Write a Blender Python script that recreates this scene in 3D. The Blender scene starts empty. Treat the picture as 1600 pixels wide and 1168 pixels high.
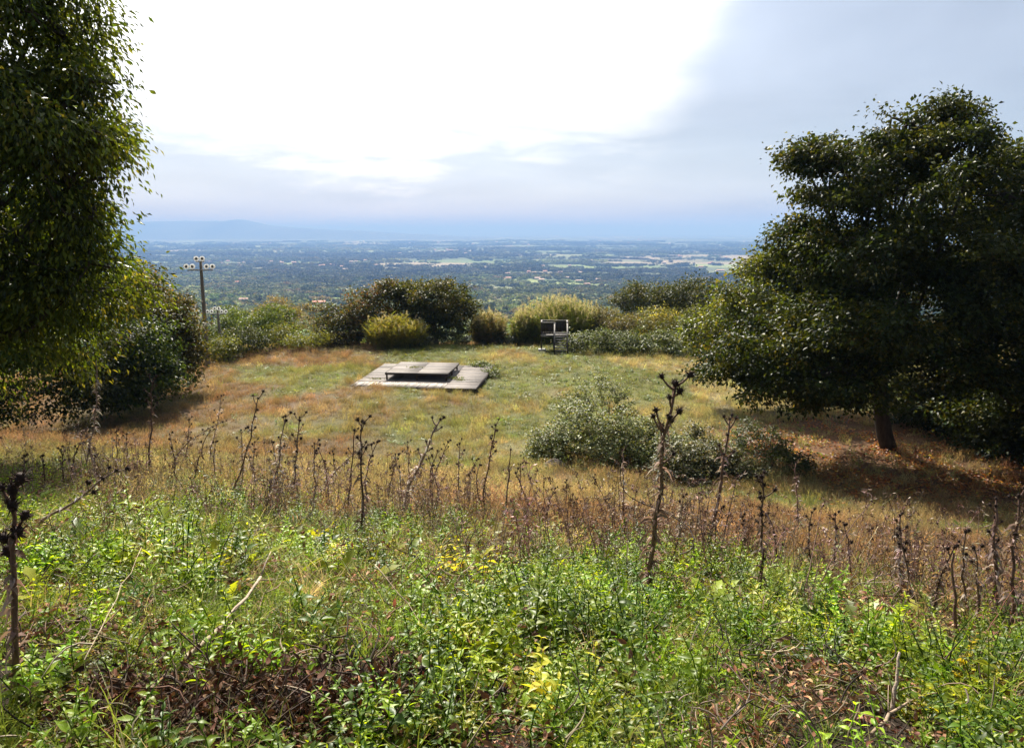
import bpy, math, random
import numpy as np
from mathutils import Vector, Matrix

# ------------------------------------------------------------------ camera, sky, sun, exposure
sc = bpy.context.scene
EYE = 9.1
PITCH = math.radians(11.3)
FPX = 1111.0
cam = bpy.data.cameras.new('camera'); cam.lens = 25.0; cam.sensor_width = 36.0
cam.clip_start = 0.05; cam.clip_end = 300000.0
camo = bpy.data.objects.new('camera', cam); sc.collection.objects.link(camo)
camo.location = (0, 0, EYE); camo.rotation_euler = (math.pi/2 - PITCH, 0, 0)
sc.camera = camo

SUN_AZ, SUN_EL = math.radians(-14), math.radians(43)
S = Vector((math.sin(SUN_AZ)*math.cos(SUN_EL), math.cos(SUN_AZ)*math.cos(SUN_EL), math.sin(SUN_EL)))
sun = bpy.data.lights.new('sun', 'SUN'); sun.energy = 5.0; sun.angle = math.radians(0.55); sun.color = (1.0, 0.94, 0.84)
suno = bpy.data.objects.new('sun', sun); sc.collection.objects.link(suno)
suno.rotation_euler = S.to_track_quat('Z', 'Y').to_euler(); suno.location = (0, 0, 60)

def build_world():
    w = bpy.data.worlds.new('World'); sc.world = w; w.use_nodes = True
    nt = w.node_tree; N = nt.nodes; L = nt.links; N.clear()
    out = N.new('ShaderNodeOutputWorld'); bg = N.new('ShaderNodeBackground'); bg.inputs['Strength'].default_value = 0.1
    L.new(bg.outputs[0], out.inputs[0])
    sky = N.new('ShaderNodeTexSky'); sky.sky_type = 'NISHITA'; sky.sun_disc = False
    sky.sun_elevation = SUN_EL; sky.sun_rotation = SUN_AZ; sky.altitude = 300; sky.air_density = 1.0; sky.dust_density = 1.5; sky.ozone_density = 1.0
    tc = N.new('ShaderNodeTexCoord'); D = tc.outputs['Generated']
    def math_(op, a, b=None, c=None, clamp=False):
        n = N.new('ShaderNodeMath'); n.operation = op; n.use_clamp = clamp
        for i, v in enumerate((a, b, c)):
            if v is None: continue
            if isinstance(v, (int, float)): n.inputs[i].default_value = v
            else: L.new(v, n.inputs[i])
        return n.outputs[0]
    def mixc(f, a, b):
        n = N.new('ShaderNodeMix'); n.data_type = 'RGBA'; n.clamp_factor = True
        for i, v in ((0, f), (6, a), (7, b)):
            if isinstance(v, (int, float)): n.inputs[i].default_value = v
            elif isinstance(v, tuple): n.inputs[i].default_value = (*v, 1)
            else: L.new(v, n.inputs[i])
        return n.outputs[2]
    sep = N.new('ShaderNodeSeparateXYZ'); L.new(D, sep.inputs[0])
    x, y, z = sep.outputs
    az = math_('ARCTAN2', x, y)
    el = math_('ARCSINE', z)
    dot = N.new('ShaderNodeVectorMath'); dot.operation = 'DOT_PRODUCT'; L.new(D, dot.inputs[0]); dot.inputs[1].default_value = S
    d = math_('MAXIMUM', dot.outputs['Value'], 0.0)
    glow = math_('POWER', d, 7.0)
    # cloud deck seen in perspective
    zz = math_('ADD', math_('MAXIMUM', z, 0.0), 0.10)
    cv = N.new('ShaderNodeCombineXYZ'); L.new(math_('DIVIDE', x, zz), cv.inputs[0]); L.new(math_('DIVIDE', y, zz), cv.inputs[1])
    def noise(scale, detail, rough=0.55, off=0.0, dist=0.0):
        n = N.new('ShaderNodeTexNoise'); n.inputs['Scale'].default_value = scale; n.inputs['Detail'].default_value = detail
        n.inputs['Roughness'].default_value = rough; n.inputs['Distortion'].default_value = dist
        if off:
            a = N.new('ShaderNodeVectorMath'); a.operation = 'ADD'; L.new(cv.outputs[0], a.inputs[0]); a.inputs[1].default_value = (off, off*.7, 0)
            L.new(a.outputs[0], n.inputs['Vector'])
        else: L.new(cv.outputs[0], n.inputs['Vector'])
        return n.outputs['Fac']
    n1 = noise(0.55, 6, 0.55, 3.1, 0.3); n2 = noise(1.4, 7, 0.6, 9.7, 0.4); n3 = noise(0.25, 3, 0.5, 1.3)
    # lower edge of the bright veil as a curve of azimuth (a bank of thick cloud lies below and to the right)
    fc = N.new('ShaderNodeFloatCurve'); cu = fc.mapping.curves[0]
    pts = [(-180, 11), (-60, 10), (-34, 8.4), (-25, 7.8), (-19, 6.2), (-13, 5.0), (-9, 4.8), (-5, 7.0), (0, 7.4), (7, 7.6), (10, 8.6), (12.5, 11.5), (14.5, 15), (18, 22), (30, 30), (60, 26), (180, 11)]
    while len(cu.points) < len(pts): cu.points.new(0.5, 0.5)
    for p, (a, e) in zip(cu.points, pts): p.location = ((a+180)/360.0, e/40.0); p.handle_type = 'AUTO_CLAMPED'
    fc.mapping.update()
    L.new(math_('ADD', math_('DIVIDE', az, 2*math.pi), 0.5), fc.inputs['Value'])
    edge = math_('MULTIPLY', fc.outputs[0], math.radians(40))
    pert = math_('MULTIPLY', math_('SUBTRACT', n2, 0.5), math.radians(12))
    diff = math_('ADD', math_('SUBTRACT', edge, el), pert)       # >0 inside the bank
    wd = N.new('ShaderNodeMapRange'); wd.interpolation_type = 'SMOOTHSTEP'; L.new(az, wd.inputs['Value'])
    for nm, val in (('From Min', .06), ('From Max', .30), ('To Min', 1.0), ('To Max', 2.6)): wd.inputs[nm].default_value = val
    diff = math_('DIVIDE', diff, wd.outputs[0])
    ms = N.new('ShaderNodeMapRange'); ms.interpolation_type = 'SMOOTHSTEP'
    ms.inputs['From Min'].default_value = math.radians(-2.0); ms.inputs['From Max'].default_value = math.radians(2.8)
    L.new(diff, ms.inputs['Value']); bank = ms.outputs[0]
    # veil: thin cloud lit through by the sun
    broad = math_('POWER', d, 1.6)
    vb = math_('ADD', math_('MULTIPLY', glow, 20.0), math_('ADD', math_('MULTIPLY', broad, 3.4), 0.6))
    vb = math_('MULTIPLY', vb, math_('ADD', math_('MULTIPLY', n1, 0.5), 0.75))
    def scale_col(col, f):
        n = N.new('ShaderNodeVectorMath'); n.operation = 'SCALE'; n.inputs[0].default_value = col; L.new(f, n.inputs['Scale']); return n.outputs[0]
    veil = scale_col((1.0, 0.99, 0.97), vb)
    bb = math_('ADD', math_('MULTIPLY', glow, 1.6), math_('ADD', math_('MULTIPLY', broad, 3.6), 0.8))
    bb = math_('MULTIPLY', bb, math_('ADD', math_('MULTIPLY', n1, 0.95), 0.56))
    bb = math_('MULTIPLY', bb, math_('ADD', math_('MULTIPLY', n3, 0.4), 0.8))
    bankc = scale_col((0.86, 0.935, 1.08), bb)
    cl = mixc(bank, veil, bankc)
    cov = math_('ADD', math_('MULTIPLY', n3, 0.5), 0.55, clamp=True)
    fin = mixc(cov, sky.outputs[0], cl)
    L.new(fin, bg.inputs['Color'])
build_world()
sc.view_settings.view_transform = 'Standard'; sc.view_settings.look = 'None'
sc.view_settings.exposure = 1.1; sc.view_settings.gamma = 1.0; sc.view_settings.use_curve_mapping = False
sc.cycles.max_bounces = 6; sc.cycles.diffuse_bounces = 3; sc.cycles.glossy_bounces = 2; sc.cycles.transmission_bounces = 4
sc.cycles.transparent_max_bounces = 6; sc.cycles.volume_bounces = 0; sc.cycles.caustics_reflective = False; sc.cycles.caustics_refractive = False
sc.cycles.use_denoising = True; sc.cycles.denoiser = 'OPENIMAGEDENOISE'; sc.cycles.denoising_prefilter = 'ACCURATE'
sc.cycles.sample_clamp_indirect = 6.0

# ------------------------------------------------------------------ numeric helpers
rng = np.random.default_rng(7)
random.seed(7)

def _hash(ix, iy, seed):
    h = (ix.astype(np.int64)*374761393 + iy.astype(np.int64)*668265263 + seed*1442695041) & 0xFFFFFFFF
    h = ((h ^ (h >> 13))*1274126177) & 0xFFFFFFFF
    h = ((h ^ (h >> 16))*2246822519) & 0xFFFFFFFF
    return ((h ^ (h >> 15)) & 0xFFFFFF)/float(0xFFFFFF)

def vnoise(x, y, seed=0):
    x = np.asarray(x, float); y = np.asarray(y, float)
    ix = np.floor(x); iy = np.floor(y); fx = x-ix; fy = y-iy
    fx = fx*fx*(3-2*fx); fy = fy*fy*(3-2*fy)
    a = _hash(ix, iy, seed); b = _hash(ix+1, iy, seed); c = _hash(ix, iy+1, seed); d = _hash(ix+1, iy+1, seed)
    return (a*(1-fx)+b*fx)*(1-fy)+(c*(1-fx)+d*fx)*fy

def fbm(x, y, seed=0, octv=4):
    s = 0; a = 0.5; t = 0
    for k in range(octv):
        s = s + a*vnoise(np.asarray(x)*2**k, np.asarray(y)*2**k, seed+k*17); t += a; a *= 0.5
    return s/t

def sstep(a, b, x):
    t = np.clip((np.asarray(x, float)-a)/(b-a), 0, 1); return t*t*(3-2*t)

PU = np.array([-60, -10, 0, 2, 3.6, 5, 7, 10, 15, 20, 25, 30, 40, 58, 200])
PZ_ = np.array([-0.6, -1.5, -1.65, -1.75, -2.1, -2.55, -3.2, -4.15, -5.9, -7.4, -8.55, -9.0, -9.1, -9.15, -9.4])
VR = np.array([58, 66, 80, 120, 200, 400, 700, 1100, 1800, 2500, 4000, 7000, 13000, 22000, 95000])
VZ = np.array([0, 1.2, 5, 15, 31, 57, 80, 106, 138, 165, 188, 198, 188, 165, 160])

def height(x, y):
    x = np.asarray(x, float); y = np.asarray(y, float)
    u = y + 0.28*np.clip(x, -22, 22)*sstep(40, 20, y)
    z = EYE + np.interp(u, PU, PZ_)
    z = z + 0.10*(fbm(x*0.9, y*0.9, 5, 3)-.5)*sstep(1.0, 3, np.hypot(x, y)) + 0.5*(fbm(x*.12, y*.12, 9, 2)-.5)*sstep(12, 26, y)
    dx = np.maximum(np.maximum(-30-x, x-52), 0); dy = np.maximum(y-58-0.10*np.clip(x, -40, 40), 0)
    sd = np.hypot(dx, dy)
    z = z - np.interp(58+sd, VR, VZ)
    amp = np.clip(sd-150, 0, 700)/700*16 + np.clip(sd-3000, 0, 9000)/9000*30
    z = z + amp*(fbm(x/520, y/520, 21, 3)-.5)*2*0.6 + amp*(fbm(x/1900, y/1900, 33, 2)-.5)*1.4
    return z

CF = np.array([0, math.cos(PITCH), -math.sin(PITCH)]); CU = np.array([0, math.sin(PITCH), math.cos(PITCH)])
def ray(px, py):
    return np.array([(px-800)/FPX, 0, 0]) + CU*(-(py-584)/FPX) + CF
def PD(px, py, d):
    r = ray(px, py); t = d/r[1]; return np.array([0, 0, EYE]) + r*t
def PZ(px, py, z):
    r = ray(px, py); t = (z-EYE)/r[2]; return np.array([0, 0, EYE]) + r*t
def G(px, py, far=9000):
    r = ray(px, py); t = np.concatenate([np.linspace(1.0, 80, 4000), np.geomspace(80, far, 4000)])
    p = np.array([0, 0, EYE])[None] + r[None]*t[:, None]
    below = p[:, 2] < height(p[:, 0], p[:, 1])
    i = int(np.argmax(below)) if below.any() else len(t)-1
    q = p[i].copy(); q[2] = float(height(q[0], q[1])); return q
def GF(px, py):
    p = G(px, py)
    if p[1] > 60.5: q = PD(px, py, 60.5); p = on(q[0], 60.5)
    return p
def on(x, y): return np.array([x, y, float(height(x, y))])
def nrm(v): 
    v = np.asarray(v, float); return v/np.maximum(np.linalg.norm(v, axis=-1, keepdims=True), 1e-9)

# ------------------------------------------------------------------ mesh helpers
class MB:
    def __init__(s): s.v = []; s.c = []; s.q = []; s.t = []; s.n = 0
    def add(s, v, quads=None, tris=None, col=(1, 1, 1)):
        v = np.asarray(v, float).reshape(-1, 3); col = np.asarray(col, float)
        if col.ndim == 1: col = np.repeat(col[None], len(v), 0)
        s.v.append(v); s.c.append(col)
        if quads is not None and len(quads): s.q.append(np.asarray(quads, np.int64).reshape(-1, 4)+s.n)
        if tris is not None and len(tris): s.t.append(np.asarray(tris, np.int64).reshape(-1, 3)+s.n)
        s.n += len(v); return s
    def mesh(s, name, mat=None, smooth=False):
        me = bpy.data.meshes.new(name)
        v = np.concatenate(s.v) if s.v else np.zeros((0, 3)); c = np.concatenate(s.c) if s.c else np.zeros((0, 3))
        q = np.concatenate(s.q) if s.q else np.zeros((0, 4), np.int64); t = np.concatenate(s.t) if s.t else np.zeros((0, 3), np.int64)
        me.vertices.add(len(v)); me.vertices.foreach_set('co', v.astype(np.float32).ravel())
        li = np.concatenate([q.ravel(), t.ravel()]).astype(np.int32)
        ls = np.concatenate([np.arange(len(q))*4, len(q)*4+np.arange(len(t))*3]).astype(np.int32)
        me.loops.add(len(li)); me.loops.foreach_set('vertex_index', li)
        me.polygons.add(len(ls)); me.polygons.foreach_set('loop_start', ls)
        if smooth: me.polygons.foreach_set('use_smooth', np.ones(len(ls), bool))
        me.update(calc_edges=True)
        a = me.color_attributes.new('Col', 'FLOAT_COLOR', 'POINT')
        a.data.foreach_set('color', np.concatenate([c, np.ones((len(c), 1))], 1).astype(np.float32).ravel())
        if mat:
            for m in (mat if isinstance(mat, (list, tuple)) else [mat]): me.materials.append(m)
        return me
    def obj(s, name, mat, parent=None, smooth=False, loc=None):
        return link(name, s.mesh(name, mat, smooth), parent, loc)

def link(name, me, parent=None, loc=None):
    o = bpy.data.objects.new(name, me); sc.collection.objects.link(o)
    if parent is not None: o.parent = parent
    if loc is not None: o.location = [float(a) for a in loc]
    return o
def tag(o, label=None, cat=None, group=None, kind=None):
    if label: o['label'] = label
    if cat: o['category'] = cat
    if group: o['group'] = group
    if kind: o['kind'] = kind
    return o
def thing(name, label, cat, loc=(0, 0, 0), rz=0.0, group=None):
    o = bpy.data.objects.new(name, None); sc.collection.objects.link(o); o.empty_display_size = 0.2
    o.location = [float(a) for a in loc]; o.rotation_euler = (0, 0, rz)
    return tag(o, label, cat, group)

BQ = np.array([[0, 3, 2, 1], [4, 5, 6, 7], [0, 1, 5, 4], [1, 2, 6, 5], [2, 3, 7, 6], [3, 0, 4, 7]])
def box(mb, lo, hi, col=(1, 1, 1), M=None):
    x0, y0, z0 = lo; x1, y1, z1 = hi
    v = np.array([[x0, y0, z0], [x1, y0, z0], [x1, y1, z0], [x0, y1, z0], [x0, y0, z1], [x1, y0, z1], [x1, y1, z1], [x0, y1, z1]], float)
    if M is not None: v = v @ np.array(M.to_3x3()).T + np.array(M.translation)
    mb.add(v, BQ, col=col)
def bar(mb, a, b, w, h, col=(1, 1, 1), up=(0, 0, 1)):
    a = np.asarray(a, float); b = np.asarray(b, float); d = nrm(b-a); s = nrm(np.cross(d, up)); u = np.cross(s, d)
    v = []
    for p in (a, b):
        for i, j in ((-1, -1), (1, -1), (1, 1), (-1, 1)): v.append(p+s*i*w/2+u*j*h/2)
    mb.add(v, [[0, 1, 2, 3], [7, 6, 5, 4], [0, 4, 5, 1], [1, 5, 6, 2], [2, 6, 7, 3], [3, 7, 4, 0]], col=col)
def tube(mb, pts, rad, n=6, col=(1, 1, 1), cap=True):
    pts = np.asarray(pts, float); k = len(pts); rad = np.broadcast_to(np.asarray(rad, float), (k,))
    d = nrm(np.gradient(pts, axis=0)); ref = np.array([0.31, 0.2, 0.93]) if abs(d[0][2]) < 0.9 else np.array([1.0, 0.1, 0])
    s = nrm(np.cross(d, ref)); u = np.cross(d, s); a = np.arange(n)/n*2*math.pi
    v = pts[:, None]+rad[:, None, None]*(s[:, None]*np.cos(a)[None, :, None]+u[:, None]*np.sin(a)[None, :, None])
    q = []
    for i in range(k-1):
        for j in range(n): q.append([i*n+j, i*n+(j+1) % n, (i+1)*n+(j+1) % n, (i+1)*n+j])
    v = v.reshape(-1, 3); t = []
    if cap:
        v = np.concatenate([v, pts[:1], pts[-1:]]); m = k*n
        for j in range(n): t += [[m, (j+1) % n, j], [m+1, (k-1)*n+j, (k-1)*n+(j+1) % n]]
    c = np.asarray(col, float)
    mb.add(v, q, t, col=c)
def curve(a, b, bend=(0, 0, 0), n=6, wob=0.0):
    t = np.linspace(0, 1, n)[:, None]; a = np.asarray(a, float); b = np.asarray(b, float)
    p = a*(1-t)+b*t+np.asarray(bend, float)*(4*t*(1-t))
    if wob: p[1:-1] += rng.normal(0, wob, (n-2, 3))
    return p
def leaves(mb, P, A, Nn, L, W, col, fold=0.18):
    """diamond leaves with a fold: base point P, axis A, face normal Nn"""
    A = nrm(A); Sd = nrm(np.cross(A, Nn)); Nn = np.cross(Sd, A)
    L = np.broadcast_to(L, (len(P),))[:, None]; W = np.broadcast_to(W, (len(P),))[:, None]
    mid = P+A*L*0.45
    v = np.stack([P, mid+Sd*W/2+Nn*W*fold, P+A*L-Nn*L*0.12, mid-Sd*W/2+Nn*W*fold], 1)
    k = np.arange(len(P))*4
    tr = np.concatenate([np.stack([k, k+1, k+2], 1), np.stack([k, k+2, k+3], 1)])
    mb.add(v.reshape(-1, 3), tris=tr, col=np.repeat(np.asarray(col), 4, 0))
def rdir(n):
    return nrm(rng.normal(size=(n, 3)))
def palette(n, cols, weights, jit=0.22):
    c = np.asarray(cols, float); i = rng.choice(len(c), n, p=np.asarray(weights)/np.sum(weights))
    return c[i]*np.exp(rng.normal(0, jit, (n, 1)))*np.exp(rng.normal(0, 0.06, (n, 3)))

# ------------------------------------------------------------------ materials
def newmat(name):
    m = bpy.data.materials.new(name); m.use_nodes = True; nt = m.node_tree; nt.nodes.clear()
    o = nt.nodes.new('ShaderNodeOutputMaterial'); return m, nt.nodes, nt.links, o
def attr(N, name, typ='GEOMETRY'):
    a = N.new('ShaderNodeAttribute'); a.attribute_name = name; a.attribute_type = typ; return a.outputs['Color']
def mulc(N, L, a, b):
    n = N.new('ShaderNodeMix'); n.data_type = 'RGBA'; n.blend_type = 'MULTIPLY'; n.inputs[0].default_value = 1.0
    for i, v in ((6, a), (7, b)):
        if isinstance(v, tuple): n.inputs[i].default_value = (*v, 1)
        else: L.new(v, n.inputs[i])
    return n.outputs[2]
def leafmat(name, trans=0.4, rough=0.42, tint=False, tcol=(1.35, 1.25, 0.55), spec=0.5):
    m, N, L, o = newmat(name)
    c = attr(N, 'Col')
    if tint: c = mulc(N, L, c, attr(N, 'tint', 'INSTANCER'))
    p = N.new('ShaderNodeBsdfPrincipled'); p.inputs['Roughness'].default_value = rough; p.inputs['Specular IOR Level'].default_value = spec
    L.new(c, p.inputs['Base Color'])
    if trans > 0:
        t = N.new('ShaderNodeBsdfTranslucent'); L.new(mulc(N, L, c, tcol), t.inputs['Color'])
        x = N.new('ShaderNodeMixShader'); x.inputs[0].default_value = trans
        L.new(p.outputs[0], x.inputs[1]); L.new(t.outputs[0], x.inputs[2]); L.new(x.outputs[0], o.inputs[0])
    else: L.new(p.outputs[0], o.inputs[0])
    return m
def solid(name, col, rough=0.8, noise=6.0, amt=0.5, bump=0.15, stretch=(1, 1, 1), usecol=False, spec=0.3):
    m, N, L, o = newmat(name)
    tc = N.new('ShaderNodeTexCoord'); mp = N.new('ShaderNodeMapping'); mp.inputs['Scale'].default_value = stretch; L.new(tc.outputs['Object'], mp.inputs[0])
    n = N.new('ShaderNodeTexNoise'); n.inputs['Scale'].default_value = noise; n.inputs['Detail'].default_value = 6; n.inputs['Roughness'].default_value = 0.65
    L.new(mp.outputs[0], n.inputs['Vector'])
    r = N.new('ShaderNodeValToRGB'); r.color_ramp.elements[0].position = 0.3; r.color_ramp.elements[1].position = 0.7
    r.color_ramp.elements[0].color = (*[1-amt]*3, 1); r.color_ramp.elements[1].color = (*[1+amt*0.5]*3, 1)
    L.new(n.outputs['Fac'], r.inputs[0])
    c = mulc(N, L, r.outputs[0], tuple(col))
    if usecol: c = mulc(N, L, c, attr(N, 'Col'))
    p = N.new('ShaderNodeBsdfPrincipled'); p.inputs['Roughness'].default_value = rough; p.inputs['Specular IOR Level'].default_value = spec
    L.new(c, p.inputs['Base Color'])
    if bump:
        b = N.new('ShaderNodeBump'); b.inputs['Strength'].default_value = bump; b.inputs['Distance'].default_value = 0.02
        L.new(n.outputs['Fac'], b.inputs['Height']); L.new(b.outputs[0], p.inputs['Normal'])
    L.new(p.outputs[0], o.inputs[0]); return m

M_leaf = leafmat('tree_leaf', 0.45, 0.42, spec=.3, tcol=(1.6, 1.4, .4))
M_leaf_dull = leafmat('bush_leaf', 0.38, 0.5, spec=.22, tcol=(1.5, 1.3, .45))
M_bramble = leafmat('bramble_leaf', 0.35, 0.45, spec=0.2)
M_reed = leafmat('reed_leaf', 0.42, 0.5, tcol=(1.3, 1.2, .6))
M_weed = leafmat('weed_leaf', 0.5, 0.40, tint=True, tcol=(1.7, 1.55, 0.35), spec=0.28)
M_grass = leafmat('grass_blade', 0.5, 0.5, tint=True, tcol=(1.2, 1.12, .8), spec=.2)
M_far = leafmat('far_foliage', 0.2, 0.7, tint=True, spec=0.1)
M_far1 = leafmat('valley_foliage', 0.2, 0.7, spec=0.1)
M_dry = leafmat('dry_leaf', 0.25, 0.7, spec=0.15, tcol=(1.1, 1.0, .85))
M_litter = leafmat('litter', 0.15, 0.75, tint=True, spec=0.2, tcol=(1.1, 1, .8))
M_bark = solid('bark', (0.075, 0.06, 0.045), 0.9, 9, 0.6, 0.5, (1, 1, .25))
M_barkpale = solid('pale_bark', (0.28, 0.24, 0.19), 0.9, 9, 0.5, 0.4, (1, 1, .25))
M_stem = solid('thistle_stem', (0.17, 0.115, 0.085), 0.8, 60, 0.6, 0.3, (1, 1, .2), usecol=True)
M_head = solid('thistle_head', (0.035, 0.02, 0.015), 0.85, 80, 0.6, 0.3, usecol=True)
M_stick = solid('dead_wood', (0.30, 0.25, 0.20), 0.85, 40, 0.6, 0.4, (.3, 1, 1), usecol=True)
M_plank = solid('weathered_plank', (0.33, 0.29, 0.26), 0.8, 5, 0.45, 0.25, (.5, 6, 1), usecol=True)
M_dark_backlit_wood = solid('dark_and_backlit_wood', (0.06, 0.048, 0.04), 0.85, 6, 0.5, 0.2, usecol=True)  # dark timber; on the step guard slats the tone is painted backlit shade
M_railwood = solid('rail_wood', (0.26, 0.24, 0.22), 0.8, 6, 0.4, 0.2, usecol=True)
M_pole = solid('pole_wood', (0.20, 0.175, 0.145), 0.85, 5, 0.4, 0.2, (1, 1, .1), usecol=True)
M_metal = solid('galvanised_metal', (0.30, 0.30, 0.30), 0.5, 8, 0.25, 0.0)
M_white0 = solid('white_lamp', (0.88, 0.88, 0.86), 0.35, 8, 0.06, 0.0)
M_white = leafmat('white_lamp_shell', .55, .35, tcol=(1, 1, 1), spec=.5)
M_lens = solid('lamp_lens', (0.12, 0.11, 0.10), 0.2, 8, 0.1, 0.0, spec=.6)
M_conc = solid('concrete', (0.55, 0.53, 0.50), 0.9, 8, 0.3, 0.2)
M_rock = solid('rock', (0.13, 0.105, 0.085), 0.95, 5, 0.6, 0.6)
M_wall = solid('house_wall', (0.72, 0.62, 0.50), 0.9, 1, 0.12, 0, usecol=True)
M_roof = solid('roof_tile', (0.38, 0.24, 0.18), 0.9, 1, 0.3, 0, usecol=True)
M_win = solid('window_dark', (0.05, 0.055, 0.06), 0.3, 1, 0.1, 0)
M_cable = solid('dry_vine', (0.06, 0.045, 0.04), 0.7, 30, 0.4, 0.2)

# ------------------------------------------------------------------ land cover
RUST = np.array([0.235, 0.145, 0.085]); STRAW = np.array([0.32, 0.27, 0.135]); OLIVE = np.array([0.205, 0.20, 0.075]); GREEN = np.array([0.175, 0.19, 0.055])
def field_tint(x, y):
    x = np.asarray(x, float); y = np.asarray(y, float)
    a = fbm(x*.16+3, y*.11+1, 41, 4); b = fbm(x*.35, y*.25, 57, 4); c = fbm(x*.09, y*.07, 71, 3)
    rust = sstep(-0.02, .16, a-.52+0.22*sstep(-3, -17, x)+0.20*sstep(26, 18, y)*sstep(-2, 8, x)+.10*sstep(24, 12, y)-.06*sstep(26, 36, y)*sstep(-14, -4, x))
    grn = sstep(0.0, .14, b-.53+.12*sstep(24, 32, y)*sstep(-14, -2, x)*sstep(16, 6, x))
    st = sstep(.4, .62, c)
    col = OLIVE*(1-st[..., None])+STRAW*st[..., None]
    col = col*(1-.85*rust[..., None])+RUST*.85*rust[..., None]
    col = col*(1-np.array([.20, .24, .16])*sstep(30, 20, y)[..., None])
    return col*(1-.8*(grn*(1-.6*rust))[..., None])+GREEN*(.8*grn*(1-.6*rust))[..., None], rust, grn

def cells(x, y, size, seed, sx=1.0):
    gx = np.asarray(x)/(size*sx); gy = np.asarray(y)/size; ix = np.floor(gx); iy = np.floor(gy)
    bd = np.full(np.shape(gx), 9e9); idv = np.zeros(np.shape(gx))
    for i in (-1, 0, 1):
        for j in (-1, 0, 1):
            cx = ix+i; cy = iy+j
            d = np.abs(cx+_hash(cx, cy, seed)-gx)+np.abs(cy+_hash(cx, cy, seed+1)-gy)
            k = d < bd; bd = np.where(k, d, bd); idv = np.where(k, _hash(cx, cy, seed+2), idv)
    return idv
def valley_cover(x, y):
    """-> (wood probability, ground colour)"""
    r = np.hypot(x, y)
    wx = x+60*(fbm(x/150, y/150, 3, 2)-.5); wy = y+60*(fbm(x/150, y/150, 4, 2)-.5)
    i1 = cells(wx, wy, 170, 101, 1.5); i2 = cells(wx, wy, 420, 131, 1.7)
    t = sstep(2200, 4200, r); idv = np.where(_hash(np.floor(x/90), np.floor(y/90), 7) < t, i2, i1)
    big = fbm(x/900, y/900, 77, 3)
    wood = sstep(.36, .56, idv*.55+big*.6-.05+.07*sstep(3500, 6000, r))
    gcols = np.array([[.17, .23, .06], [.12, .14, .055], [.10, .15, .04], [.25, .21, .13], [.085, .105, .04], [.20, .25, .075]])
    g = gcols[(np.floor(idv*977) % 6).astype(int)]
    wcol = np.array([.055, .08, .026])*(0.45+.6*fbm(x/70, y/70, 15, 3)+.6*sstep(.35, .65, fbm(x/1300, y/1300, 16, 2)))[..., None]
    return wood, g*(1-wood[..., None])+wcol*wood[..., None], idv

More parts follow.
